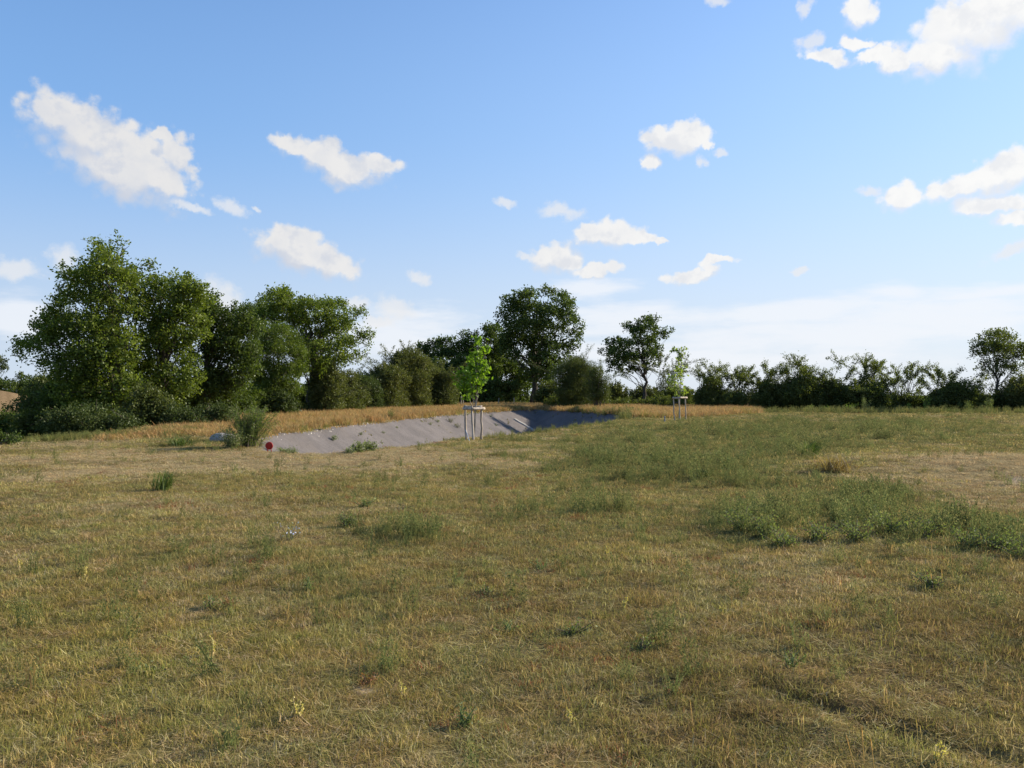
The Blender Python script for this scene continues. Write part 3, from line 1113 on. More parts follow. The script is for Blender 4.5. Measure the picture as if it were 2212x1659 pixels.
def crown_leaves(blobs3, leaf, lai, rg, tw=.55, spread=.16, per=16, up=.35, droop=.15, gap=.0, aspect=.62, shell=.5, seedn=NL, zmin=-9):
    """blobs3: (n,4) centre + radius. Leafy twigs spread through each blob; returns verts, faces, tints, twig list"""
    V, Fc, T, TW, k = [], [], [], [], 0
    for (cx, cy, cz, r) in blobs3:
        nl = lai * math.pi * r * r / (leaf * leaf * aspect * .5)
        nc = max(4, int(nl / per))
        d = norm(rg.normal(size=(nc, 3)))
        d[:, 2] = np.where((d[:, 2] < -.2) & (rg.random(nc) < .5), -d[:, 2], d[:, 2])
        rad = r * (shell + (1 - shell) * rg.random(nc) ** .6) * rg.uniform(.8, 1.08, nc)
        p = np.array([cx, cy, cz]) + d * rad[:, None] * np.array([1, 1, .88])
        ns = seedn(p[:, 0], p[:, 1], p[:, 2], s=1.5 / max(r, .3), octaves=2)
        keep = (ns > gap) & (p[:, 2] > zmin)
        p, d, ns = p[keep], d[keep], ns[keep]
        nc = len(p)
        if nc == 0:
            continue
        td = norm(d * .8 + rg.normal(size=(nc, 3)) * .45 + np.array([0, 0, up]))
        L = tw * rg.uniform(.5, 1.3, nc)
        t = rg.random((nc, per, 1))
        c = p[:, None, :] + td[:, None, :] * (L[:, None, None] * (t - .35)) + rg.normal(size=(nc, per, 3)) * spread * (1.05 - .6 * t)
        dirs = np.repeat(td[:, None, :], per, 1).reshape(-1, 3)
        c = c.reshape(-1, 3)
        v, f = leaf_quads(c, leaf, rg, up=.55, aspect=aspect, droop=droop, dirs=dirs)
        V.append(v)
        Fc.append(f + k)
        k += len(v)
        ct = rg.uniform(.15, .85, nc)
        T.append(np.clip(np.repeat(ct, per) + rg.normal(0, .13, nc * per), 0, 1))
        for i in rg.choice(nc, max(1, nc // 12), replace=False):
            TW.append((p[i] - td[i] * L[i] * .5, p[i] + td[i] * L[i] * .75, np.array([cx, cy, cz])))
    return np.concatenate(V), np.concatenate(Fc), np.concatenate(T), TW


def make_tree(name, label, cat, reg, blobs2, trunk, D, leafmat, leaf=.16, lai=2.2, seed=1, thick=.8, trunk_r=.22, group=None, bark=None,
              tw=.55, spread=.16, gap=.3, per=16, fork=.35, bare=(), aspect=.62, limbs=.8, extra=True, zmin=.15, lean=None):
    """blobs2: silhouette lobes (zx, zy, zr) in a photo region; they become real lobes round the depth D"""
    rg = np.random.default_rng(seed)
    bx, by = rp(reg, *trunk)
    base = at(bx, by, D)
    base[2] = H(base[0], base[1])
    k = REG[reg][0]
    B = []
    xs = [rp(reg, q[0], q[1])[0] for q in blobs2]
    half = (max(xs) - min(xs)) / 2 / F * D + .3
    mx = (max(xs) + min(xs)) / 2
    for (zx, zy, zr) in blobs2:
        X, Y = rp(reg, zx, zy)
        r = zr * k / F * D
        edge = min(1, abs(X - mx) / F * D / half)
        dep = thick * half * math.sqrt(max(0, 1 - edge ** 2))
        offs = [rg.normal(0, .25) * dep]
        if extra and dep > r * .8 and zr * k > 14:
            offs = [-dep * rg.uniform(.35, .85), dep * rg.uniform(.35, .85)] if rg.random() < .75 else offs
        for of in offs:
            p = at(X, Y, D + of)
            B.append((p[0], p[1], p[2], r))
    B = np.array(B)
    root = thing(name, label, cat, base, group)
    v, f, t, TW = crown_leaves(B, leaf, lai, rg, tw, spread, per, gap=gap, aspect=aspect, zmin=base[2] + zmin)
    cr = mesh_obj('crown', v - base, f, leafmat, root)
    face_float(cr, 'tint', t)
    tb = Tubes()
    bark = bark or BARK
    top = B[:, 2].max()
    hgt = top - base[2]
    cx = np.average(B[:, 0], weights=B[:, 3] ** 2)
    cy = np.average(B[:, 1], weights=B[:, 3] ** 2)
    end = np.array([base[0] * .45 + cx * .55, base[1] * .45 + cy * .55, base[2] + hgt * .82])
    mid = base + np.array([rg.normal(0, .02) * hgt, 0, hgt * .45])
    ctr = 2 * mid - .5 * (base + end)
    tp = bez(base - np.array([0, 0, .15]), ctr, end, 14)
    tp[1:-1] += rg.normal(0, .012 * hgt, (12, 3)) * np.array([1, 1, .3])
    tr = trunk_r * (1 - np.linspace(0, 1, 14)) ** .8 + trunk_r * .10
    tr[0] *= 1.45
    tr[1] *= 1.1
    tb.add(tp, tr, 10)
    order = rg.permutation(len(B))[:int(len(B) * limbs) + 1]
    for i in order:
        c = B[i, :3]
        # leave the trunk below the lobe
        tt = np.clip((c[2] - base[2]) / hgt * rg.uniform(.55, .8), fork * .8, .8)
        s = tp[int(tt * 13)]
        ds = c - s
        m = s + ds * .5 + np.array([0, 0, .12]) * np.linalg.norm(ds) + rg.normal(0, .06, 3) * np.linalg.norm(ds)
        e = s + ds * (1 + .35 * B[i, 3] / max(np.linalg.norm(ds), .1))
        r0 = max(.02, trunk_r * .38 * min(1, (B[i, 3] / max(B[:, 3])) + .15)) * (1 - .5 * tt)
        pth = bez(s, m, e, 8)
        pth[1:-1] += rg.normal(0, .03, (6, 3)) * np.linalg.norm(ds)*.6
        tb.add(pth, np.linspace(r0, r0 * .22, 8), 6, False)
    for (a, b, c) in TW:
        s = c + (a - c) * .25 + rg.normal(0, .05, 3)
        tb.add(np.array([s, (s + a) / 2 + rg.normal(0, .06, 3), a, b]), [.022, .017, .011, .004], 4, False)
    for seg in bare:       # dead twigs standing clear of the leaves
        pts = [at(*rp(reg, *q), D) for q in seg]
        tb.add(np.array(pts), np.linspace(.03, .008, len(pts)), 4, False)
    tb.build('trunk', bark, root, base)
    return root


def make_bush(name, label, cat, reg, x0, x1, ytop, ybase, D, leafmat, seed, leaf=.12, lai=3.0, n=9, group=None, spiky=.0, gap=.3, depth=None,
              stems=True, tw=.5, spread=.14, per=14, aspect=.6, shape=1.0, twigmat=None, low=.0):
    """a shrub filling a photo box at depth D, its lobes spread in depth; spiky adds long leafy shoots above the outline"""
    rg = np.random.default_rng(seed)
    (X0, Y1), (X1, Y0) = rp(reg, x0, ytop), rp(reg, x1, ybase)
    base = at((X0 + X1) / 2, Y0, D)
    W = (X1 - X0) / F * D
    gz = H(base[0], base[1])
    base[2] = gz
    ztop = at((X0 + X1) / 2, Y1, D)[2]
    Hh = max(.4, ztop - gz)
    dp = depth or max(.8, W * .8)
    B = []
    for i in range(n):
        u = np.clip(-1 + 2 * (i + .5) / n + rg.normal(0, .12), -1, 1)
        w = rg.uniform(-1, 1)
        env = (1 - .5 * shape * abs(u) ** 2.6) * rg.uniform(.72, 1.0) * (.74 if spiky > .9 else 1.0)
        r = min(W, Hh) * rg.uniform(.2, .34)
        zt = Hh * env
        nlev = max(1, int(round(zt / (r * 1.25))))
        for q in range(nlev):
            z = r * .55 + (zt - r - r * .55) * (q / max(1, nlev - 1)) if nlev > 1 else zt * .5
            B.append((base[0] + u * (W / 2 - r * .6) + rg.normal(0, r * .25), base[1] + w * dp * .5 + rg.normal(0, r * .3), gz + max(z, r * .4), r * rg.uniform(.85, 1.15)))
    B = np.array(B)
    root = thing(name, label, cat, base, group)
    v, f, t, TW = crown_leaves(B, leaf, lai, rg, tw, spread, per, up=.5, gap=gap, aspect=aspect, shell=.45, zmin=gz + low)
    V, Fs, T = [v], [f], [t]
    k = len(v)
    tb = Tubes()
    ns = int(spiky * max(4, W * 4.2))
    for i in range(ns):
        u = rg.uniform(-1, 1)
        topz = Hh * (1 - .45 * shape * abs(u) ** 2.2)
        p0 = np.array([base[0] + u * W * .42, base[1] + rg.uniform(-.4, .4) * dp, gz + topz * rg.uniform(.45, .68)])
        dr = norm(np.array([rg.normal(u * .35, .6), rg.normal(0, .4), 1.0]))
        L = topz * rg.uniform(.25, .58) / max(dr[2], .55)
        p1 = p0 + dr * L * .6
        p2 = p0 + dr * L + np.array([dr[0] * .35, dr[1] * .3, -.12]) * L
        pt = bez(p0, p1, p2, 7)
        lo = base + np.array([u * W * .25, 0, -.1])
        tb.add(bez(lo, (lo + p0) / 2 + np.array([0, 0, .1 * Hh]), p0 + dr * .05, 6), np.linspace(.035, .022, 6), 5, False)
        for _k in range(3):      # side shoots
            q0 = pt[rg.integers(2, 5)]
            sd = norm(dr + rg.normal(0, .6, 3))
            q1 = q0 + sd * L * rg.uniform(.2, .4)
            tb.add(np.array([q0, (q0 + q1) / 2, q1]), [.012, .008, .004], 4, False)
            mm = int(np.linalg.norm(q1 - q0) / leaf * 9)
            c = q0 + (q1 - q0) * rg.uniform(.2, 1.05, (mm, 1)) + rg.normal(0, leaf * .55, (mm, 3))
            lv, lf = leaf_quads(c, leaf * .85, rg, up=.4, aspect=aspect)
            V.append(lv)
            Fs.append(lf + k)
            k += len(lv)
            T.append(rg.uniform(.2, .95, mm))
        tb.add(pt, np.linspace(.022, .005, 7), 4, False)
        m = int(L / leaf * 9.0)
        tt = rg.uniform(.3, 1, m)
        c = np.stack([np.interp(tt * 6, np.arange(7), pt[:, a]) for a in range(3)], 1) + rg.normal(0, leaf * .8, (m, 3))
        lv, lf = leaf_quads(c, leaf * .9, rg, up=.4, aspect=aspect)
        V.append(lv)
        Fs.append(lf + k)
        k += len(lv)
        T.append(rg.uniform(.2, .9, m))
    cr = mesh_obj('crown', np.concatenate(V) - base, np.concatenate(Fs), leafmat, root)
    face_float(cr, 'tint', np.concatenate(T))
    if stems:
        for i in range(min(len(B), 14)):
            b = B[rg.integers(0, len(B))]
            s = base + np.array([rg.normal(0, .08) * W, rg.normal(0, .12) * dp, -.1])
            e = b[:3]
            m = s + (e - s) * .5 + np.array([0, 0, .15 * Hh])
            tb.add(bez(s, m, e, 7), np.linspace(.05, .012, 7), 5, False)
    for (a, b, c) in TW[::2]:
        tb.add(np.array([c + (a - c) * .3, a, b]), [.014, .010, .004], 4, False)
    if tb.n:
        tb.build('stems', twigmat or TWIG, root, base)
    return root


# ---- the big oaks at the left
make_tree('oak_tree', 'tall ragged oak with thin twiggy top, largest tree on the left hedge', 'tree', 'a',
          [(700, 195, 62), (650, 140, 34), (805, 115, 30), (845, 190, 36), (770, 235, 48), (590, 265, 42), (740, 330, 110), (600, 400, 105), (850, 400, 100), (500, 500, 84),
           (700, 540, 120), (470, 360, 50), (430, 425, 26), (380, 640, 72), (420, 560, 50), (300, 730, 66), (250, 680, 34), (200, 850, 60), (130, 880, 40), (115, 840, 26), (330, 820, 90), (460, 740, 110),
           (300, 940, 46), (600, 720, 120), (740, 760, 110), (940, 430, 66), (700, 920, 130), (850, 960, 100), (560, 930, 110), (880, 840, 90), (430, 930, 80), (760, 1060, 100), (600, 1060, 90), (860, 620, 90), (170, 930, 34), (600, 1150, 95), (790, 1160, 95), (700, 1250, 85), (480, 1080, 90), (900, 1090, 85), (500, 1190, 85), (860, 1230, 70), (620, 1300, 70), (380, 1010, 60), (900, 410, 56), (430, 1180, 70), (540, 1290, 70), (760, 1320, 66)],
          (790, 1400), 40, OAK, leaf=.145, lai=3.32, seed=21, trunk_r=.27, tw=.8, spread=.14, gap=0.29,
          bare=[[(800, 290), (830, 230), (870, 170), (895, 150)], [(830, 230), (850, 150), (868, 125)], [(260, 830), (220, 790), (170, 780)]])
tw = [(540, 225, 30), (510, 200, 20), (575, 240, 26), (930, 320, 36), (985, 300, 28), (1040, 290, 20), (905, 350, 34), (1060, 275, 12)]
make_tree('oak_tree', 'broad sunlit oak pressed against the tallest oak, bright yellow green leaves', 'tree', 'a',
          [(1100, 430, 70), (1010, 390, 48), (1210, 400, 58), (1275, 375, 40), (1325, 380, 16), (1180, 510, 95), (1050, 540, 90), (1300, 500, 78), (1380, 540, 60), (1290, 430, 50), (1150, 640, 84), (1000, 640, 80), (960, 480, 60),
           (1080, 850, 90), (1200, 890, 105), (1300, 960, 76), (1000, 930, 84), (950, 1010, 66), (1200, 1070, 100), (1080, 1010, 90), (1330, 1060, 70), (980, 800, 60), (1000, 1130, 85), (1150, 1180, 85), (1280, 1150, 80), (1250, 620, 86), (1330, 640, 76), (1380, 770, 66), (1210, 780, 86), (1290, 820, 76), (1080, 740, 80), (1060, 1220, 60), (1395, 465, 48), (1455, 520, 46), (1380, 690, 70), (940, 560, 70), (1180, 1260, 60), (960, 1200, 70)] + tw[3:],
          (1090, 1330), 42, OAK, leaf=.145, lai=3.32, seed=22, trunk_r=.22, tw=.55, spread=.16, gap=0.27, thick=.75)
make_tree('oak_tree', 'dark upright oak filling the gap beside two paler crowns on the left hedge', 'tree', 'a',
          [(1450, 590, 70), (1410, 560, 46), (1480, 520, 30), (1410, 700, 80), (1550, 690, 62), (1590, 610, 34), (1640, 560, 22), (1600, 640, 40), (1480, 840, 95), (1560, 820, 80), (1400, 930, 95), (1550, 970, 95),
           (1500, 1090, 95), (1640, 900, 80), (1660, 1020, 80), (1630, 760, 60), (1420, 1080, 80), (1660, 680, 50), (1450, 1190, 85), (1580, 1150, 80), (1660, 1120, 70), (1700, 620, 56), (1740, 740, 78), (1720, 900, 86), (1380, 640, 60), (1490, 640, 80), (1500, 740, 80), (1730, 1020, 70)],
          (1420, 1320), 45, OAKD, leaf=.145, lai=3.32, seed=23, trunk_r=.22, tw=.55, spread=.16, gap=0.26,
          bare=[[(1330, 900), (1300, 800), (1270, 700), (1230, 640)], [(1400, 850), (1340, 760), (1300, 690)]])
make_tree('oak_tree', 'two domed dark oak with a long branch reaching over the low shrubs', 'tree', 'b',
          [(560, 195, 58), (480, 220, 70), (400, 265, 66), (615, 225, 52), (575, 150, 22), (430, 180, 28), (260, 330, 50), (170, 370, 46), (240, 290, 26), (560, 320, 105), (430, 390, 110), (740, 290, 70), (820, 285, 64), (930, 310, 84), (1040, 300, 64),
           (900, 250, 22), (1000, 240, 20), (1110, 350, 56), (1180, 335, 46), (1210, 345, 30), (880, 420, 105), (1010, 430, 96), (1100, 450, 70), (1190, 550, 52), (1240, 530, 42), (1285, 530, 28), (1275, 495, 20), (1305, 520, 16), (1250, 610, 30),
           (1195, 680, 34), (1175, 740, 26), (1120, 700, 42), (950, 540, 110), (820, 560, 95), (1080, 590, 74), (1000, 640, 80), (700, 430, 95), (640, 420, 84), (300, 460, 90), (860, 650, 70), (150, 480, 70), (700, 600, 80), (880, 780, 78), (970, 750, 70), (760, 710, 80), (230, 450, 80), (1060, 720, 56), (360, 340, 70), (680, 340, 80), (720, 800, 70)],
          (800, 1120), 58, OAK, leaf=.16, lai=3.32, seed=24, trunk_r=.26, tw=.6, spread=.18, gap=0.27,
          bare=[[(745, 240), (760, 200), (735, 185)], [(800, 235), (800, 195), (855, 200)]])
make_tree('ash_tree', 'feathery yellow green ash in front of the two domed oak', 'tree', 'b',
          [(430, 540, 80), (540, 500, 74), (350, 620, 80), (640, 600, 80), (500, 670, 110), (680, 690, 74), (300, 740, 76), (420, 820, 105), (580, 850, 105), (680, 810, 66), (610, 520, 50), (330, 880, 70), (480, 950, 90), (620, 970, 80), (270, 830, 50), (400, 450, 40)],
          (500, 1140), 52, ASH, leaf=.13, lai=3.68, seed=25, trunk_r=.12, tw=.55, spread=.14, aspect=.4, gap=0.22)

# ---- dense row of hedge shrubs in front of the oaks
UG = 'shrubs along the left hedge'
make_bush('bramble_bush', 'dark bramble mass under the low branches of the tallest oak', 'bush', 'a', 380, 760, 1210, 1490, 35, BRAMBLE, 31, n=12, group=UG, leaf=.10, lai=1.8)
make_bush('bramble_bush', 'pale leaved bramble clump at the foot of the tallest oak trunk', 'bush', 'a', 690, 960, 1290, 1440, 35, BRAMBLE, 32, n=9, group=UG, leaf=.10)
make_bush('elder_bush', 'rounded green elder between the trunks of the left oaks', 'bush', 'a', 880, 1180, 1090, 1410, 38, WILLOW, 33, n=9, group=UG)
make_bush('bramble_bush', 'grey green bramble spilling onto the ochre grass below the sunlit oak', 'bush', 'a', 1130, 1440, 1235, 1370, 38, BRAMBLE, 34, n=10, group=UG, leaf=.10)
make_bush('bramble_bush', 'low bramble hump on the ochre grass behind the willow sapling', 'bush', 'a', 1400, 1640, 1230, 1345, 39, BRAMBLE, 35, n=8, group=UG, leaf=.10)
make_bush('hazel_bush', 'dark hazel thicket under the dark upright oak', 'bush', 'b', 0, 260, 820, 1190, 48, OAKD, 36, n=11, group=UG)
make_bush('hazel_bush', 'mid green hazel below the feathery ash', 'bush', 'b', 180, 470, 920, 1180, 50, ASH, 37, n=10, group=UG)
make_bush('bramble_bush', 'tangled bramble below the ash, edged by tall dry grass', 'bush', 'b', 400, 700, 940, 1165, 51, BRAMBLE, 38, n=10, group=UG)
make_bush('willow_shrub', 'yellowish grey willow shrub under the long oak branch', 'bush', 'b', 750, 1060, 680, 1140, 57, SHRUB, 39, n=12, group=UG, spiky=.3)
make_bush('willow_shrub', 'second willow shrub, shorter and paler, in the dip of the hedge', 'bush', 'b', 930, 1210, 790, 1130, 60, SHRUB, 40, n=9, group=UG, spiky=.3)
make_bush('blackthorn_bush', 'grey green blackthorn at the lowest dip of the hedge', 'bush', 'b', 1080, 1360, 840, 1120, 66, BRAMBLE, 41, n=12, group=UG, shape=.4, spiky=.2)
make_bush('blackthorn_bush', 'blackthorn with rusty brown shoots right of the hedge dip', 'bush', 'b', 1270, 1570, 730, 1105, 72, RUSTY, 42, n=14, group=UG, shape=.4, spiky=.7, leaf=.13)
make_bush('hawthorn_bush', 'tallest rusty topped hawthorn in front of the dark tree belt', 'bush', 'b', 1430, 1760, 600, 1100, 76, RUSTY, 43, n=15, group=UG, shape=.4, spiky=.6, leaf=.13)
make_bush('hawthorn_bush', 'rounded olive hawthorn left of the bright staked sapling', 'bush', 'b', 1640, 2000, 735, 1095, 80, SHRUB, 44, n=15, group=UG, shape=.4, spiky=.4, leaf=.13)

# ---- hollow beyond the left field edge
US = 'understorey behind the left trunks'
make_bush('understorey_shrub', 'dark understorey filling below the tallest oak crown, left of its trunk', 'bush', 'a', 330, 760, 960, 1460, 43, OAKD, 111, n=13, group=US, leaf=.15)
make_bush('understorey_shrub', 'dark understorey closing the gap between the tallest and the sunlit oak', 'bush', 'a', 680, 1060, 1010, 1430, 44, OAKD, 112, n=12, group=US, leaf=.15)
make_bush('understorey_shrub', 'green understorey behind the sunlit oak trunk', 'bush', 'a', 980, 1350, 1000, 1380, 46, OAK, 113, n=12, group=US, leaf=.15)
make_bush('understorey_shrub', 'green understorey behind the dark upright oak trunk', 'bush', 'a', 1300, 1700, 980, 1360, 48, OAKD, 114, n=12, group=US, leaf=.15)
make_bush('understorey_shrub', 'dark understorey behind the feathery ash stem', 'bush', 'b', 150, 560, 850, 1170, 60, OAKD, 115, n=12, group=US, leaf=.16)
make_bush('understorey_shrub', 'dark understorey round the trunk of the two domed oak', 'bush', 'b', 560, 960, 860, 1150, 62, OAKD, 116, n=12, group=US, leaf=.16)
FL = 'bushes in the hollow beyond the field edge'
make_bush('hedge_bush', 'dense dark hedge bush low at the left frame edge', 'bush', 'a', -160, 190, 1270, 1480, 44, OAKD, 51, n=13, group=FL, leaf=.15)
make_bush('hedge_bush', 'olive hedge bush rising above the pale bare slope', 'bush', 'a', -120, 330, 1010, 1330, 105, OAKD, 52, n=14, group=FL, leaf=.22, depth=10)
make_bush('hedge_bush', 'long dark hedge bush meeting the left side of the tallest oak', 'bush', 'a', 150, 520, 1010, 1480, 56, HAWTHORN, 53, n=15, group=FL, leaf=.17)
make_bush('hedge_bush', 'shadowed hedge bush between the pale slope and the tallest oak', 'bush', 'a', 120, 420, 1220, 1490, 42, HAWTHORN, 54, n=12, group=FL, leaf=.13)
make_tree('distant_tree', 'far dark round tree on the skyline beyond the hollow', 'tree', 'a',
          [(20, 960, 30), (40, 990, 24), (0, 1000, 36), (-40, 950, 40), (-30, 1000, 40), (10, 930, 16)], (-10, 1060), 150, FARM, leaf=.35, lai=3.50, seed=55, trunk_r=.3, tw=.8, spread=.3)
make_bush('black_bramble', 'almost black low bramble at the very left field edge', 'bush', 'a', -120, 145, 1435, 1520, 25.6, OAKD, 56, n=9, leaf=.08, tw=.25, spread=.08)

# ---- centre group
make_tree('poplar_tree', 'great rounded tree standing tallest in the middle of the skyline', 'tree', 'c',
          [(740, 210, 72), (660, 220, 62), (580, 250, 64), (740, 165, 26), (620, 190, 26), (850, 170, 38), (875, 140, 20), (950, 205, 58), (1020, 230, 60), (935, 165, 24), (1075, 290, 54), (1090, 240, 20), (530, 320, 46), (515, 390, 42), (500, 330, 24), (640, 340, 95), (780, 340, 105), (920, 340, 95), (1050, 390, 80),
           (1120, 410, 50), (1165, 465, 34), (1150, 550, 40), (1080, 530, 66), (600, 460, 90), (720, 470, 105), (860, 480, 95), (980, 500, 80), (820, 610, 90), (920, 640, 76), (710, 580, 70), (570, 560, 84), (1125, 610, 32), (1150, 500, 30),
           (770, 720, 70), (880, 740, 84), (1000, 630, 56), (1060, 620, 40), (850, 860, 60), (700, 790, 50), (910, 830, 76), (980, 770, 66), (1050, 710, 56), (780, 850, 66), (700, 880, 66), (620, 700, 66), (880, 920, 60), (1100, 640, 44), (560, 640, 66)],
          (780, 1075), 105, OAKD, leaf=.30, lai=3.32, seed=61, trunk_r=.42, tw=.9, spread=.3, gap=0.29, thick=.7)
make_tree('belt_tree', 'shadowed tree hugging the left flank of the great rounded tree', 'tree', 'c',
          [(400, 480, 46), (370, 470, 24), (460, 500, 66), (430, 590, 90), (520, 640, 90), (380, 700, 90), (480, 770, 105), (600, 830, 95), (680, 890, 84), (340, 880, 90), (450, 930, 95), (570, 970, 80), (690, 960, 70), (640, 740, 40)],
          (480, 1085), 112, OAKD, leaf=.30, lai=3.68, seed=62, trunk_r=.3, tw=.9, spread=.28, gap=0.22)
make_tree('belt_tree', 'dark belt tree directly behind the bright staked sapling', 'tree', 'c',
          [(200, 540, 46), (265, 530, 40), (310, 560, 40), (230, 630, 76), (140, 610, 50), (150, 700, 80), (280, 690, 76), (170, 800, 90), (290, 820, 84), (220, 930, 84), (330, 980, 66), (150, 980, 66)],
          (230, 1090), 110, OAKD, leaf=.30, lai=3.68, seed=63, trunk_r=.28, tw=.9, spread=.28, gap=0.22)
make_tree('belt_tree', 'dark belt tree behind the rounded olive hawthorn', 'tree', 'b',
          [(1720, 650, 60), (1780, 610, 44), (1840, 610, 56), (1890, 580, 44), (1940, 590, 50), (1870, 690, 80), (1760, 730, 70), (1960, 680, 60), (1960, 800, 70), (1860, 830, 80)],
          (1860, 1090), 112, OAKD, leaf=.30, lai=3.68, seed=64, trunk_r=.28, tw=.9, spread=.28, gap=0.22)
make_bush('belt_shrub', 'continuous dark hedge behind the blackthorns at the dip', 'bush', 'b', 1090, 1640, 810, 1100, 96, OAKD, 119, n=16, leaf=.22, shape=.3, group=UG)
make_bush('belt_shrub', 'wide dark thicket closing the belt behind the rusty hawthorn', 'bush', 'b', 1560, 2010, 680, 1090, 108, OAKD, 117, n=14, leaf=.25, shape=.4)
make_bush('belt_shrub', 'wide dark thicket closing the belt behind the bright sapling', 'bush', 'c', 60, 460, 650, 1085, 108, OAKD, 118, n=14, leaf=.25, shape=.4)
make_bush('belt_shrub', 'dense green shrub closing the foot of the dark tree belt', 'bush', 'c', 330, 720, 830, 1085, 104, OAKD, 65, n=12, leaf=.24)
make_bush('belt_shrub', 'paler shrub beside the trunk of the great rounded tree', 'bush', 'c', 780, 1010, 870, 1090, 100, HAWTHORN, 66, n=9, leaf=.2)
make_bush('fan_willow', 'fan shaped willow with fine upright stems right of the great tree', 'bush', 'c', 970, 1280, 660, 1130, 82, WILLOW, 67, n=15, leaf=.13, lai=1.7, aspect=.3, shape=.35, spiky=.5, twigmat=BARK)
make_bush('sallow_bush', 'small sallow bush with one bare forked stem beside the fan willow', 'bush', 'c', 1220, 1400, 750, 1130, 74, WILLOW, 68, n=10, leaf=.13, lai=1.6, aspect=.35, spiky=.8, low=1.0)
make_tree('small_oak', 'small open crowned oak with clear trunk against the pale sky', 'tree', 'c',
          [(1700, 415, 50), (1770, 405, 42), (1740, 395, 25), (1650, 430, 42), (1740, 480, 77), (1640, 510, 63), (1560, 455, 33), (1590, 480, 38), (1820, 530, 50), (1870, 500, 31), (1910, 492, 19), (1880, 555, 25), (1530, 440, 17),
           (1480, 585, 46), (1420, 595, 42), (1370, 575, 23), (1340, 650, 25), (1395, 660, 36), (1450, 670, 58), (1540, 610, 63), (1640, 610, 63), (1740, 590, 63), (1800, 640, 50), (1500, 730, 63), (1430, 765, 44), (1580, 720, 63), (1660, 710, 50),
           (1740, 700, 63), (1820, 715, 38), (1480, 815, 42), (1410, 815, 31), (1540, 835, 42), (1720, 790, 42), (1600, 810, 42), (1390, 720, 31), (1780, 780, 33)],
          (1692, 1065), 95, OAKD, leaf=.24, lai=3.6, seed=69, trunk_r=.20, tw=.6, spread=.2, gap=.18, fork=.25, limbs=1.0)
LH = 'low hedge shrubs behind the basin'
make_bush('thin_shrub', 'thin see through shrub between the small oak and pale sapling', 'bush', 'c', 1780, 1960, 690, 1010, 93, SHRUB, 70, n=6, leaf=.13, lai=.6, spiky=1.2, shape=.5)
make_bush('low_hedge', 'low sunlit hedge piece left of the small oak trunk', 'hedge', 'c', 1370, 1560, 895, 1090, 98, SHRUB, 71, n=10, leaf=.2, group=LH, spiky=.2)
make_bush('low_hedge', 'low olive hedge piece right of the small oak trunk', 'hedge', 'c', 1560, 1830, 930, 1090, 98, SHRUB, 72, n=11, leaf=.2, group=LH, shape=.4)
make_bush('low_hedge', 'dark low hedge piece behind the pale staked sapling', 'hedge', 'c', 1790, 2080, 930, 1095, 90, HAWTHORN, 73, n=12, leaf=.18, group=LH, shape=.3)
make_bush('low_bramble', 'shadowed bramble below the fan willow at the end of the basin', 'bush', 'c', 860, 1090, 1020, 1110, 84, HAWTHORN, 74, n=8, leaf=.15, group=LH)
make_bush('low_bramble', 'shadowed bramble right of the fan willow stems', 'bush', 'c', 1120, 1400, 1035, 1110, 84, HAWTHORN, 75, n=9, leaf=.15, group=LH, shape=.4)
make_bush('low_bramble', 'dark bramble line under the small oak', 'bush', 'c', 1380, 1700, 1035, 1115, 83, HAWTHORN, 76, n=11, leaf=.15, group=LH, shape=.3)
make_bush('low_bramble', 'dark bramble line behind the posts of the far stake frame', 'bush', 'c', 1680, 2000, 1020, 1130, 80, HAWTHORN, 77, n=11, leaf=.15, group=LH, shape=.3)

# ---- hawthorn hedge on the right
RH = 'hawthorns of the right hedge'
hd = dict(group=RH, leaf=.15, spread=.15)
make_bush('hawthorn_bush', 'peaked dark hawthorn, leftmost of the right hedge beside the pale sapling', 'bush', 'd', 450, 880, 600, 1150, 79, HAWTHORN, 81, n=11, spiky=1.3, **hd)
make_bush('hawthorn_bush', 'thin twiggy hawthorn letting the sky through in the right hedge', 'bush', 'd', 830, 1250, 660, 1150, 80, HAWTHORN, 82, n=6, spiky=2.2, **{**hd, 'lai': .7})
make_bush('low_hawthorn', 'low dark hawthorn base below the thin twiggy hawthorn', 'bush', 'd', 760, 1320, 930, 1160, 78, HAWTHORN, 83, n=14, shape=.2, **hd)
make_bush('hawthorn_bush', 'hawthorn with upright feathered shoots and sunlit bramble at its foot', 'bush', 'd', 1220, 1560, 610, 1150, 78, HAWTHORN, 84, n=10, spiky=1.2, **hd)
make_bush('hawthorn_bush', 'widest hawthorn of the right hedge with long leaning shoots', 'bush', 'd', 1480, 1960, 540, 1170, 77, HAWTHORN, 85, n=14, spiky=1.6, **hd)
make_bush('hawthorn_bush', 'hawthorn with one long shoot pointing to the upper right', 'bush', 'd', 1860, 2250, 600, 1180, 77, HAWTHORN, 86, n=12, spiky=1.4, **hd)
make_bush('hawthorn_bush', 'fan topped hawthorn rising alone from the low right hedge', 'bush', 'e', 300, 720, 500, 1080, 76, HAWTHORN, 87, n=8, spiky=1.6, **{**hd, 'lai': 1.4})
make_bush('thin_hawthorn', 'sparse arching hawthorn twigs above the low right hedge', 'bush', 'e', 640, 1080, 590, 1080, 76, HAWTHORN, 88, n=5, spiky=1.7, **{**hd, 'lai': .5})
make_bush('low_hawthorn', 'clipped dark hawthorn length under the fan topped hawthorn', 'bush', 'e', 180, 640, 770, 1100, 75, HAWTHORN, 89, n=14, shape=.15, **hd)
make_bush('low_hawthorn', 'clipped dark hawthorn length ending at the notch in the hedge', 'bush', 'e', 560, 1060, 880, 1110, 75, HAWTHORN, 90, n=14, shape=.3, **hd)
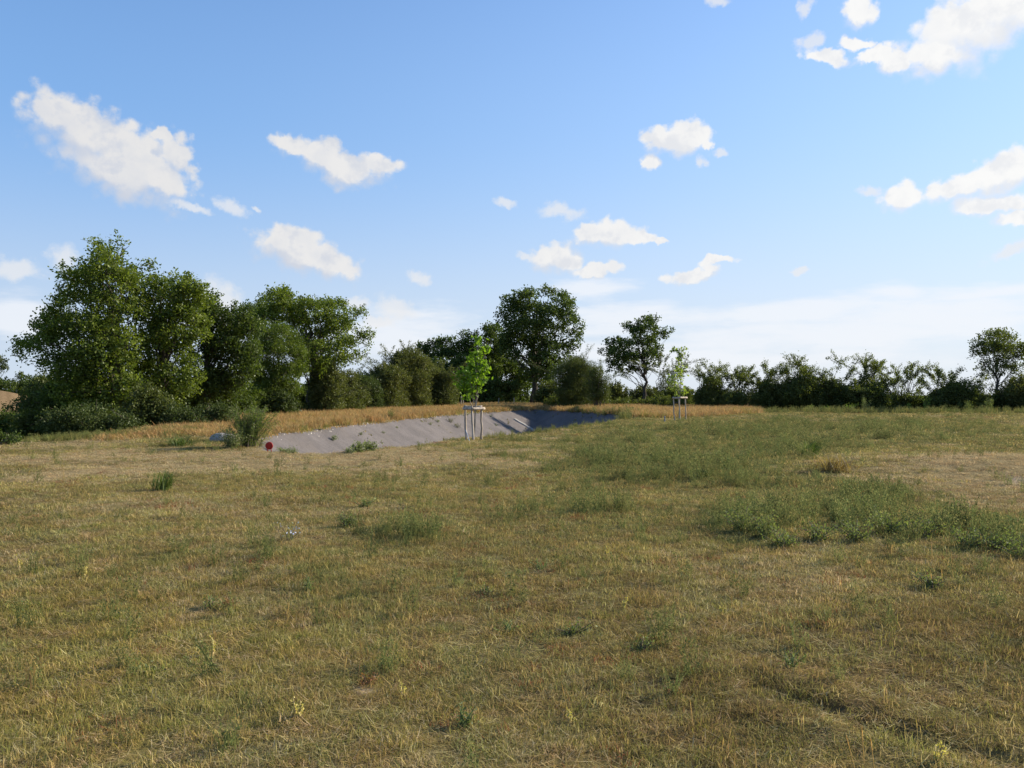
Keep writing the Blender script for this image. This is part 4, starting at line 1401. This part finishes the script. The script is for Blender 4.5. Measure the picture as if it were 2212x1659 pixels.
make_bush('low_hawthorn', 'lowest bit of hedge filling the notch before the dark leaning hawthorn', 'bush', 'e', 1000, 1220, 930, 1120, 76, OAKD, 91, n=7, shape=.3, **hd)
make_bush('hawthorn_bush', 'dark leaning hawthorn right of the notch in the hedge', 'bush', 'e', 1130, 1640, 600, 1120, 74, HAWTHORN, 92, n=13, spiky=1.2, **hd)
make_tree('hawthorn_tree', 'single stemmed hawthorn tree standing above the hedge near the right frame edge', 'tree', 'e',
          [(1750, 620, 60), (1950, 690, 50), (2150, 640, 66), (2230, 430, 80), (2240, 560, 70), (2060, 720, 46), (1830, 720, 46), (1800, 280, 66), (1850, 260, 53), (1690, 385, 59), (1740, 350, 53), (1950, 275, 82), (2060, 310, 85), (2130, 390, 74), (1850, 390, 98), (1980, 430, 106), (1750, 490, 71), (1900, 550, 85), (1680, 450, 43), (2150, 520, 59), (2060, 520, 79), (2000, 620, 59), (1830, 600, 53), (1640, 480, 24), (2100, 640, 53)],
          (1915, 1085), 74, HAWTHORN, leaf=.17, lai=3.0, seed=93, trunk_r=.15, tw=.8, spread=.14, gap=0.27, fork=.4, limbs=1.0)
make_bush('low_hawthorn', 'dark hawthorn foot under the single stemmed hawthorn tree', 'bush', 'e', 1560, 1960, 860, 1130, 74, HAWTHORN, 94, n=12, shape=.3, **hd)
make_bush('hawthorn_bush', 'rounded brownish hawthorn cut by the right frame edge', 'bush', 'e', 1960, 2420, 690, 1150, 72, RUSTY, 95, n=12, spiky=.5, **hd)

# ---- distant hedge lines closing the plain
for i, (X0, X1, Yt, D, lb) in enumerate([
        (1180, 1500, 838, 240, 'faint distant hedge seen under the small oak branches'),
        (1470, 1850, 842, 260, 'faint distant hedge seen through the thin twiggy hawthorn'),
        (1800, 2280, 842, 250, 'faint distant hedge seen through the notch of the right hedge'),
        (560, 1000, 822, 230, 'distant wood edge showing in the dip of the left hedge'),
        (-120, 420, 815, 260, 'distant wood edge behind the hollow at the far left')]):
    make_bush('distant_hedge', lb, 'hedge', 'p', X0, X1, Yt, 863, D, FARM, 100 + i, n=20, leaf=.5, lai=1.6, tw=1.0, spread=.5, shape=.15, depth=8, stems=False, group='far hedge lines')


# ------------------------------------------------------------------ staked saplings
def wobbly_post(rg, a, b, r0, r1, n=6, amp=.011):
    t = np.linspace(0, 1, n)[:, None]
    p = a + (b - a) * t
    p[1:-1] += rg.normal(0, amp, (n - 2, 3)) * np.array([1, 1, .2])
    return p, np.linspace(r0, r1, n) * rg.uniform(.9, 1.1, n)


def stake_frame(label, x, y, feet, hgt, seed, rails):
    rg = np.random.default_rng(seed)
    base = np.array([x, y, H(x, y)])
    root = thing('stake_frame', label, 'tree stakes', base, 'tree stake frames')
    tops = []
    for (dx, dy, tx, ty) in feet:
        a = np.array([dx, dy, H(x + dx, y + dy) - base[2] - .15])
        b = np.array([dx + tx, dy + ty, hgt * rg.uniform(.98, 1.03)])
        tb = Tubes()
        p, r = wobbly_post(rg, a, b, .043, .036)
        tb.add(p, r, 9)
        tb.build('post', STAKE, root)
        tops.append(b)
    for (i, j, ext, dz, rr) in rails:
        a, b = tops[i].copy(), tops[j].copy()
        d = b - a
        d[2] = 0
        a2 = a - norm(d) * ext * .6
        b2 = b + norm(d) * ext
        off = np.array([-d[1], d[0], 0])
        off = norm(off) * .05
        if off[1] > 0:
            off = -off
        a2[2] = b2[2] = min(a[2], b[2]) - .07 + dz
        tb = Tubes()
        p, r = wobbly_post(rg, a2 + off, b2 + off, rr, rr * .9, 7, .006)
        tb.add(p, r, 9)
        tb.build('rail', STAKE, root)
    return root


def sapling(label, X, Ybase, D, reg, blobs2, leafmat, leaf, lai, seed, hX, hY, trunk_r, thick=.9, gap=.25):
    rg = np.random.default_rng(seed)
    b = at(X, Ybase, D)
    b[2] = H(b[0], b[1])
    root = thing('sapling_tree', label, 'young tree', b, 'staked saplings')
    B = []
    for (zx, zy, zr) in blobs2:
        x_, y_ = rp(reg, zx, zy)
        r = zr * REG[reg][0] / F * D
        for of in ((-.5, .5) if zr > 35 else (rg.normal(0, .3),)):
            p = at(x_, y_, D + of * thick * r * 1.6)
            B.append((p[0], p[1], p[2], r))
    B = np.array(B)
    v, f, t, TW = crown_leaves(B, leaf, lai, rg, .32, .09, 8, up=.2, droop=.5, gap=gap, shell=.3, aspect=.6)
    cr = mesh_obj('crown', v - b, f, leafmat, root)
    face_float(cr, 'tint', t)
    tip = at(*rp(reg, hX, hY), D)
    tb = Tubes()
    tp = bez(b - [0, 0, .1], b * .5 + tip * .5 + [0.03, 0, 0], tip, 12)
    tb.add(tp, np.linspace(trunk_r, .008, 12), 8)
    for q in B:
        tt = np.clip((q[2] - b[2]) / (tip[2] - b[2]) - .14, .3, .9)
        s = tp[int(tt * 11)]
        e = q[:3] + (q[:3] - s) * .4
        tb.add(bez(s, (s + e) / 2 + [0, 0, .1], e, 6), np.linspace(.014, .004, 6), 5, False)
    for (a, c, _) in TW[::2]:
        tb.add(np.array([a, c]), [.006, .003], 4, False)
    tb.build('trunk', PALEBARK, root, b)
    return root


D1 = 28.0
p1 = at(1022, 948, D1)
stake_frame('weathered three post stake frame round the bright green sapling on the basin rim', p1[0], p1[1],
            [(-.245, .16, -.035, 0), (.02, -.20, -.06, 0), (.29, .12, -.01, 0)], 1.17, 41, [(0, 1, .04, 0, .055), (1, 2, .10, .0, .050), (2, 0, .05, .02, .04)])
sapling('bright lime green sapling on the basin rim, dense pointed crown', 1023, 948, D1 + .02, 'c',
        [(322, 590, 19), (318, 640, 28), (345, 670, 34), (390, 662, 17), (310, 700, 42), (290, 760, 47), (340, 800, 47), (385, 800, 22), (240, 820, 52), (300, 860, 62), (370, 850, 32), (190, 850, 37), (155, 880, 22), (250, 920, 60), (330, 920, 43), (190, 960, 42), (260, 990, 45), (320, 980, 34), (220, 1025, 25), (355, 930, 22), (170, 920, 25), (318, 560, 10)],
        YOUNG, .15, 2.5, 42, 320, 545, .036)
D2 = 49.0
p2 = at(1468, 908, D2)
stake_frame('grey three post stake frame round the pale sapling before the dark hedge', p2[0], p2[1],
            [(-.31, -.05, -.08, 0), (-.03, -.20, -.04, 0), (.45, .30, -.05, 0)], 1.42, 43, [(0, 1, .06, 0, .06), (1, 2, .12, .04, .058), (2, 0, .05, .02, .05)])
sapling('thin pale yellow green sapling, drooping wispy crown before the dark hedge', 1466, 908, D2 + .02, 'c',
        [(1985, 655, 16), (2025, 650, 18), (1945, 650, 12), (2010, 690, 20), (1985, 730, 24), (1970, 780, 34), (1960, 830, 46), (2000, 850, 40), (1930, 880, 38), (1975, 920, 44), (2020, 880, 24), (2000, 960, 30), (2030, 800, 14), (1950, 985, 26), (2030, 1000, 20), (1990, 1005, 30), (1915, 920, 24)],
        YOUNGY, .17, .85, 44, 2005, 640, .032, gap=.35)


# ------------------------------------------------------------------ small built things
def red_marker():
    rg = np.random.default_rng(5)
    X, Y, D = 581.5, 976, 21.7
    b = at(X, Y, D)
    b[2] = H(b[0], b[1])
    root = thing('round_marker', 'small red round marker plate on two short legs at the basin rim', 'marker', b)
    m = plain_mat('red_plate_paint', (.33, .016, .010, 1), (.25, .012, .008, 1), 6, .5, None, 0)
    # disc facing the camera with a rolled edge
    n = 40
    th = np.linspace(0, 2 * np.pi, n, endpoint=False)
    R0 = .105
    cz = .165
    rings = [(0.0, -.018), (.072, -.020), (.094, -.016), (.105, -.004), (.105, .006), (.095, .012), (0.0, .012)]
    v, f = [], []
    for (r, o) in rings:
        for a in th:
            v.append((r * math.cos(a), o, cz + r * math.sin(a)))
    for i in range(len(rings) - 1):
        for j in range(n):
            f.append((i * n + j, i * n + (j + 1) % n, (i + 1) * n + (j + 1) % n, (i + 1) * n + j))
    mesh_obj('plate', v, np.array(f), m, root, smooth=True)
    for s in (-1, 1):
        tb = Tubes()
        tb.add(np.array([[s * .052, .012, -.1], [s * .050, .012, .05], [s * .045, .010, .15]]), [.012, .012, .012], 8)
        tb.build('leg', m, root)


red_marker()


def hit(X, Y):
    """depth at which the sight line through a photo point meets the terrain"""
    d = ray(X, Y)
    D = np.linspace(15, 120, 2200)
    x, z = d[0] / d[1] * D, CAMZ + d[2] / d[1] * D
    i = np.argmax(height(x, D) > z)
    return float(D[i])


def simple_post(name, label, cat, X, Y, D, hgt, r, mat, lean=(0, 0), group=None, cap=True):
    b = at(X, Y, D)
    b[2] = H(b[0], b[1])
    rg = np.random.default_rng(int(X))
    tb = Tubes()
    p, rr = wobbly_post(rg, np.array([0, 0, -.12]), np.array([lean[0], lean[1], hgt]), r, r * .92, 8, r * .12)
    tb.add(p, rr, 10)
    o = tb.build(name, mat)
    o.location = b
    tag(o, label, cat, group)
    return o


BLUE = plain_mat('blue_grey_plastic', (.18, .26, .40, 1), (.30, .38, .50, 1), 10, .5, None, 0)
GREYP = plain_mat('grey_marker', (.20, .23, .28, 1), (.12, .14, .18, 1), 12, .6, None, 0)
simple_post('marker_peg', 'leaning pale blue peg in the grass left of the near stake frame', 'peg', 1016.5, 951, 27.2, .38, .017, BLUE, (-.17, .03))
simple_post('marker_peg', 'upright grey blue peg in the grass left of the far stake frame', 'peg', 1436, 911, 44.5, .36, .035, GREYP, (.0, .02))
FP = 'posts of the old fence'
simple_post('fence_post', 'thick pale fence post half hidden behind the bright sapling leaves', 'fence post', 995.5, 876, 84, 1.35, .085, PALEBARK, (.06, 0), FP)
simple_post('fence_post', 'short pale fence post beside the thick one behind the bright sapling', 'fence post', 1000.5, 877, 83, .95, .06, PALEBARK, (0, 0), FP)
simple_post('fence_post', 'slim fence post left of the ochre brush before the dark belt', 'fence post', 1077, 873, 90, 1.1, .05, PALEBARK, (.02, 0), FP)
simple_post('fence_post', 'slim fence post right of the ochre brush before the dark belt', 'fence post', 1110.5, 872, 90, 1.15, .05, PALEBARK, (-.01, 0), FP)


def boulder(name, label, X, Y, D, sx, sy, sz, seed, mat):
    rg = np.random.default_rng(seed)
    nz = VNoise(seed)
    nu, nv = 28, 18
    u = np.linspace(0, 2 * np.pi, nu, endpoint=False)
    w = np.linspace(-1.45, 1.45, nv)
    U, Wv = np.meshgrid(u, w)
    d = np.stack([np.cos(Wv) * np.cos(U), np.cos(Wv) * np.sin(U), np.sin(Wv)], -1).reshape(-1, 3)
    k = .75 + .5 * nz(d[:, 0] + 5, d[:, 1] + 5, d[:, 2] + 5, s=1.6, octaves=4)
    v = d * k[:, None] * np.array([sx, sy, sz])
    i = np.arange(nv - 1)[:, None] * nu
    j = np.arange(nu)[None]
    j2 = (j + 1) % nu
    f = np.stack([i + j, i + j2, i + nu + j2, i + nu + j], -1).reshape(-1, 4)
    caps = [np.arange(nu)[None, ::-1], (np.arange(nu) + (nv - 1) * nu)[None]]
    o = mesh_obj(name, v, [f] + caps, mat, smooth=True)
    b = at(X, Y, D)
    b[2] = H(b[0], b[1]) + sz * .25
    o.location = b
    tag(o, label, 'rock')
    return o


ROCK = plain_mat('pale_rock', (.20, .185, .16, 1), (.34, .315, .28, 1), 8, .9, None, .7)
boulder('boulder', 'pale grey boulder half buried left of the willow sapling clump', 482, 953, 27.4, .46, .35, .22, 71, ROCK)


def rim_stones():
    """scatter of pale stones along the top of the bank"""
    rg = np.random.default_rng(81)
    V, Fc, k = [], [], 0
    pts = [(-9.3, 31.5), (-8.9, 38.6), (-7.95, 45), (-6.8, 51), (-5.3, 58.5), (-3.7, 66)]
    for _ in range(170):
        s = rg.random() ** .9 * (len(pts) - 1.001)
        i = int(s)
        a, b = np.array(pts[i]), np.array(pts[i + 1])
        x, y = a + (b - a) * (s - i) + np.array([rg.normal(0.12, .12), 0])
        r = rg.uniform(.010, .034)
        th = np.linspace(0, 2 * np.pi, 7, endpoint=False)
        lo = np.stack([np.cos(th) * r, np.sin(th) * r, np.full(7, -.02)], 1) * rg.uniform(.7, 1.3, (7, 1))
        hi = np.stack([np.cos(th) * r * .65, np.sin(th) * r * .65, np.full(7, r * .8)], 1) * rg.uniform(.7, 1.3, (7, 1))
        o = np.array([x, y, H(x, y)])
        V += [lo + o, hi + o]
        j = np.arange(7)
        q = np.stack([j, (j + 1) % 7, (j + 1) % 7 + 7, j + 7], 1)
        Fc.append((q + k, (np.arange(7) + 7)[None] + k))
        k += 14
    o = mesh_obj('rim_pebbles', np.concatenate(V), [np.concatenate([q[0] for q in Fc]), np.concatenate([q[1] for q in Fc])], plain_mat('pale_pebble', (.55, .48, .40, 1), (.72, .66, .58, 1), 5, .9, None, 0))
    tag(o, 'pale pebbles strewn along the rim of the grey bank', None, None, 'stuff')


rim_stones()


# concrete outfall channel running down the far end of the basin
def channel():
    pts = []
    for q in ((1112, 906), (1158, 930)):
        D = hit(*q)
        pts.append(at(q[0], q[1], D)[:2])
    P0, P1 = pts
    n = 16
    V, Fc = [], []
    prof = [(-.36, .06), (-.28, .09), (-.20, .02), (.20, .02), (.28, .09), (.36, .06), (.36, -.3), (-.36, -.3)]
    for i in range(n):
        t = i / (n - 1)
        c = P0 + (P1 - P0) * t
        d = norm((P1 - P0)[None])[0]
        s = np.array([-d[1], d[0]])
        z = H(c[0], c[1]) + .02
        for (u, w) in prof:
            q = c + s * u
            V.append((q[0], q[1], z + w))
    m = len(prof)
    for i in range(n - 1):
        for j in range(m):
            Fc.append((i * m + j, i * m + (j + 1) % m, (i + 1) * m + (j + 1) % m, (i + 1) * m + j))
    o = mesh_obj('drain_channel', V, np.array(Fc), plain_mat('channel_concrete', (.22, .21, .195, 1), (.34, .325, .30, 1), 5, .9, None, .3))
    tag(o, 'pale concrete drain channel in the shadowed end of the basin', 'channel')


channel()


# ------------------------------------------------------------------ individual weeds
def weed(name, label, X, Y, h, spread, kind, seed, group=None, D=None, n=None, leafmat=None, lean=(0, 0), leaf=None):
    rg = np.random.default_rng(seed)
    if D is None:
        gx, gy = ground_xy(X, Y)
    else:
        gx, gy = at(X, Y, D)[:2]
    b = np.array([gx, gy, H(gx, gy)])
    root = thing(name, label, 'weed', b, group)
    tb = Tubes()
    V, Fc, T, k = [], [], [], 0
    if kind == 'tuft':
        n = n or 70
        vs, fs, ts = [], [], []
        for i in range(n):
            la = rg.random() * 6.283
            hh = h * rg.uniform(.45, 1.1)
            o = np.array([rg.normal(0, spread * .22), rg.normal(0, spread * .22), -.02])
            out = spread * rg.uniform(.15, .8)
            d = np.array([math.cos(la) * out + lean[0] * hh, math.sin(la) * out + lean[1] * hh, hh])
            pt = bez(o, o + d * np.array([.35, .35, .7]), o + d, 6)
            sd = norm(np.array([[-math.sin(la), math.cos(la), 0]]))[0]
            w = np.array([.5, .9, 1, .8, .5, .12])[:, None] * (leaf or .008) * sd
            v = np.concatenate([pt - w, pt + w])
            j = np.arange(5)
            V.append(v)
            Fc.append(np.stack([j, j + 1, j + 7, j + 6], 1) + k)
            k += 12
            T.append(np.full(5, rg.random()))
        o = mesh_obj('blades', np.concatenate(V), np.concatenate(Fc), leafmat or RUSH, root)
        face_float(o, 'tint', np.concatenate(T))
        return root
    n = n or 14
    tips = []
    for i in range(n):
        la = rg.random() * 6.283
        hh = h * rg.uniform(.55, 1.1)
        out = spread * rg.uniform(.1, 1)
        o = np.array([rg.normal(0, spread * .15), rg.normal(0, spread * .15), -.02])
        e = o + np.array([math.cos(la) * out + lean[0] * hh, math.sin(la) * out + lean[1] * hh, hh])
        pt = bez(o, o + (e - o) * np.array([.35, .35, .6]), e, 6)
        tb.add(pt, np.linspace(.0045, .002, 6) * max(1, h * 1.6), 4, False)
        tips.append(pt)
        ls = leaf or .035
        if kind in ('leafy', 'dock', 'flower', 'sprig'):
            m = int((h / ls) * (5 if kind == 'leafy' else 2.6))
            tt = rg.uniform(.1, 1, m)
            c = np.stack([np.interp(tt * 5, np.arange(6), pt[:, a]) for a in range(3)], 1) + rg.normal(0, ls * .8, (m, 3))
            c[:, 2] = np.maximum(c[:, 2], .01)
            v, f = leaf_quads(c, ls, rg, up=.4, aspect=.42)
            V.append(v)
            Fc.append(f + k)
            k += len(v)
            T.append(rg.random(m))
    tb.build('sprays', {'spike': DRYSTEM}.get(kind, TWIG if kind != 'sprig' else GREENSTEM), root)  # bare stems of the weed, separate tubes not joined at the base
    if V:
        o = mesh_obj('leaves', np.concatenate(V), np.concatenate(Fc), leafmat or WEED, root)
        face_float(o, 'tint', np.concatenate(T))
    if kind in ('spike', 'dock', 'flower'):
        V, Fc, T, k = [], [], [], 0
        for pt in tips:
            lo = .45 if kind != 'flower' else .7
            m = {'spike': 22, 'dock': 18, 'flower': 2}[kind]
            tt = rg.uniform(lo, 1, m)
            sp = {'spike': .005, 'dock': .012, 'flower': .02}[kind]
            c = np.stack([np.interp(tt * 5, np.arange(6), pt[:, a]) for a in range(3)], 1) + rg.normal(0, sp, (m, 3))
            v, f = leaf_quads(c, {'spike': .014, 'dock': .014, 'flower': .026}[kind], rg, up=.3, aspect=.7)
            V.append(v)
            Fc.append(f + k)
            k += len(v)
            T.append(rg.random(m))
        o = mesh_obj({'spike': 'seed_spikes', 'dock': 'seed_heads', 'flower': 'flowers'}[kind], np.concatenate(V), np.concatenate(Fc), {'spike': SPIKE, 'dock': DOCK, 'flower': CHICORY}[kind], root)
        face_float(o, 'tint', np.concatenate(T))
    return root


DRYSTEM = plain_mat('dry_stem', (.36, .27, .13, 1), (.50, .40, .20, 1), 20, .9, None, 0)
GREENSTEM = plain_mat('green_stem', (.11, .15, .05, 1), (.17, .21, .08, 1), 20, .9, None, 0)
W1, W2, W3 = 'green weed clumps in the field', 'yellow seed stalks in the field', 'weeds on the grey bank'
weed('willow_clump', 'tall feathery willow clump on the basin rim left of the red marker', 537, 965, 1.18, .80, 'leafy', 201, n=130, leaf=.045, D=24.2, lean=(.12, 0), leafmat=SPRIG)
weed('willow_clump', 'lower dark green clump at the foot of the tall willow clump, over the boulder', 500, 967, .55, .50, 'leafy', 202, n=40, leaf=.05, D=23.6)
weed('leafy_weed', 'small dark leafy weed just right of the red marker', 612, 969, .24, .30, 'leafy', 203, W3, n=22, D=21.9, leaf=.05)
weed('leafy_weed', 'low leafy weed right of the small dark weed by the red marker', 636, 976, .14, .22, 'leafy', 204, W3, n=14, D=21.4, leaf=.04)
weed('leafy_weed', 'smallest of the three dark weeds on the near basin lip', 757, 972, .16, .16, 'leafy', 205, W3, n=16, D=21.1, leaf=.05)
weed('leafy_weed', 'middle one of the three dark weeds on the near basin lip', 774, 968, .27, .24, 'leafy', 206, W3, n=22, D=21.5, leaf=.06)
weed('leafy_weed', 'bushiest of the three dark weeds on the near basin lip', 797, 966, .26, .27, 'leafy', 207, W3, n=24, D=22.0, leaf=.06)
weed('leafy_weed', 'lone crooked weed halfway up the grey bank', 718, 951, .24, .20, 'leafy', 208, W3, n=9, D=hit(718, 951), leaf=.07, lean=(.5, 0))
for i, (X, Y, D, h, lb) in enumerate([
        (779, 940, 41, .25, 'small green weed high on the grey bank above the lone crooked weed'), (828, 936, 43, .2, 'tiny weed on the bank left of the pale scratch'),
        (930, 918, 52, .3, 'dark weed on the upper bank midway to the sapling'), (945, 912, 56, .35, 'dark weed just below the bank rim near the sapling'),
        (858, 925, 47, .18, 'tiny dark weed near the middle of the grey bank'), (975, 913, 54, .6, 'grey green tuft on the bank left of the stake frame'),
        (990, 925, 45, .6, 'larger grey green tuft low on the bank behind the stake frame'), (1010, 897, 66, .3, 'dark weed at the bank rim left of the stakes'),
        (1072, 920, 44, .35, 'dark leafy weed right of the stake frame on the bank'), (1060, 900, 58, .3, 'small weed at the edge of the tree shadow on the bank'),
        (905, 900, 58, .2, 'tiny weed under the pebbled rim'), (690, 929, 42, .2, 'tiny weed on the bank above the red marker side')]):
    weed('bank_weed', lb, X, Y, h * .62, h * .7, 'leafy', 220 + i, W3, D=hit(X, Y), n=9, leaf=.04, leafmat=WEED if h < .5 else SHRUB)
weed('rush_tuft', 'isolated broom tuft leaning right on the bare left field', 350, 1062, .36, .28, 'tuft', 240, n=120, lean=(.25, 0), leaf=.006)
weed('rush_tuft', 'row of green rush tufts before the boulder', 390, 962, .34, .8, 'tuft', 241, n=160, leaf=.010)
weed('rush_tuft', 'slanting dark green tuft by the pale hump on the right', 1745, 985, .40, .45, 'tuft', 242, n=140, lean=(.5, 0), leaf=.009)
weed('rush_tuft', 'brown green rank grass ending at the pale hump', 1800, 1022, .36, .65, 'tuft', 243, n=200, leaf=.008, leafmat=DRYLEAF)
weed('rush_tuft', 'dark round tuft in the green swathe left of the slanting one', 1515, 1032, .20, .30, 'tuft', 244, n=110, leaf=.008)
for i, (X, Y, h, s, lb) in enumerate([
        (1600, 1152, .27, .24, 'dense dark weed starting the green row on the right'), (1655, 1165, .25, .17, 'narrow weed right of the dense dark one'),
        (1690, 1182, .20, .15, 'low weed casting a shadow on the straw in the green row'), (1765, 1172, .22, .17, 'upright weed in the middle of the green row'),
        (1850, 1172, .24, .24, 'grey weed below the tall dock plant'), (1925, 1155, .30, .28, 'tallest bushy weed of the green row'),
        (1985, 1165, .25, .2, 'weed right of the tallest bushy weed'), (2085, 1185, .22, .2, 'rounded weed casting a long shadow near the right side'),
        (2160, 1190, .24, .2, 'weed next to last in the green row'), (2210, 1205, .26, .2, 'last weed of the green row, cut by the frame'),
        (2010, 1270, .14, .12, 'small solitary weed below the end of the green row'), (750, 1140, .20, .12, 'slim weed on the straw left of the middle'),
        (668, 1275, .16, .06, 'dark narrow weed with a short shadow in the left middle'), (1240, 1365, .12, .10, 'dark weed in the centre of the near grass'),
        (1170, 1228, .10, .08, 'tiny weed in the centre field'), (1385, 1400, .10, .07, 'small round leaved weed right of centre in the near grass'),
        (1000, 1560, .13, .05, 'twin stemmed pale weed at the lower middle'), (458, 1308, .12, .08, 'grey green weed beside the red dock'),
        (1700, 1440, .11, .07, 'bright green weed in the brown grass at lower right'), (330, 1450, .06, .08, 'flat dark rosette in the lower left grass'),
        (790, 1095, .16, .12, 'faint weed above the slim weed in the left field'), (1045, 1278, .09, .09, 'dark low rosette in the middle of the field'),
        (1100, 1355, .10, .1, 'dark spreading weed left of the dark centre weed')]):
    weed('leafy_weed', lb, X, Y, h * .92, s * 1.35, 'leafy' if i < 12 or i % 2 else 'sprig', 260 + i, W1, n=20 if s > .11 else 9, leaf=.022 if Y > 1200 else .03, leafmat=WEED)
weed('dock_plant', 'tall dock with brown seed heads standing in the green swathe on the right', 1858, 1102, .30, .12, 'dock', 300, n=9, leaf=.05, leafmat=WEED)
weed('dock_plant', 'reddish dock by the grey green weed in the lower left field', 492, 1308, .10, .10, 'dock', 301, n=8, leaf=.02, leafmat=DOCK)
weed('dock_plant', 'small red dock above the bare earth patch', 790, 1478, .07, .08, 'dock', 302, n=7, leaf=.015, leafmat=DOCK)
weed('dock_plant', 'small red dock in the near grass right of centre', 1460, 1498, .05, .04, 'dock', 303, n=5, leaf=.015, leafmat=DOCK)
weed('chicory_plant', 'pale blue flowering chicory in the left middle field', 625, 1172, .20, .20, 'flower', 304, n=10, leaf=.014)
for i, (X, Y, h, n, lb) in enumerate([
        (462, 1415, .12, 3, 'pair of yellow seed stalks left of the bare earth patch'), (645, 1550, .12, 5, 'tight bunch of pale yellow seed stalks at the lower left'),
        (45, 1235, .14, 3, 'yellow green seed stalks at the left edge of the field'), (185, 1252, .12, 4, 'cluster of orange tipped stalks in the left field'),
        (1230, 1545, .09, 3, 'short bright yellow stalks in the lower middle'), (1560, 1325, .12, 3, 'thin yellow stalks in the brown grass right of the middle'),
        (1890, 1565, .08, 2, 'small stalk above the wheel rut'), (2020, 1650, .10, 3, 'yellow green stalk near the bottom right'), (1310, 1205, .12, 4, 'loose group of straw stalks in the central field'),
        (870, 1500, .11, 2, 'lone pale stalk right of the bare earth patch'), (1345, 1310, .12, 4, 'yellow stalks left of the brown slope')]):
    weed('seed_stalk', lb, X, Y, h, .035, 'spike', 320 + i, W2, n=n)
for i, (X, Y, D, h, s, lb, lm) in enumerate([
        (1790, 888, 73, .9, .6, 'fresh green weed at the hedge foot left of the yellow one', WEEDY), (1833, 888, 72, .75, .7, 'yellow flowering clump at the hedge foot', WEEDY),
        (1870, 889, 72, 1.0, .6, 'leggy weed right of the yellow clump at the hedge foot', WEED), (1958, 890, 71, 1.0, .4, 'slim bright weed before the clipped hedge', WEEDY),
        (2000, 888, 73, 1.2, .9, 'bright green weeds filling the notch of the right hedge', WEEDY), (2050, 890, 71, .8, .7, 'green weed right of the hedge notch', WEED),
        (2090, 890, 71, 1.0, .5, 'upright weed below the dark leaning hawthorn', WEED), (2140, 891, 70, .9, .6, 'pale weed under the single stemmed hawthorn', WEED), (1750, 888, 74, .8, .5, 'green weed at the edge of the ochre grass', WEEDY)]):
    weed('hedge_weed', lb, X, Y, h * (.6 + .8 * ((i * 7) % 5) / 4), s * (.5 + .7 * ((i * 3) % 4) / 3), 'leafy', 340 + i, 'weeds at the foot of the right hedge', D=D - 3.0, n=8 + (i * 5) % 9, leaf=.07, leafmat=lm, lean=(((i * 3) % 5 - 2) * .15, 0))
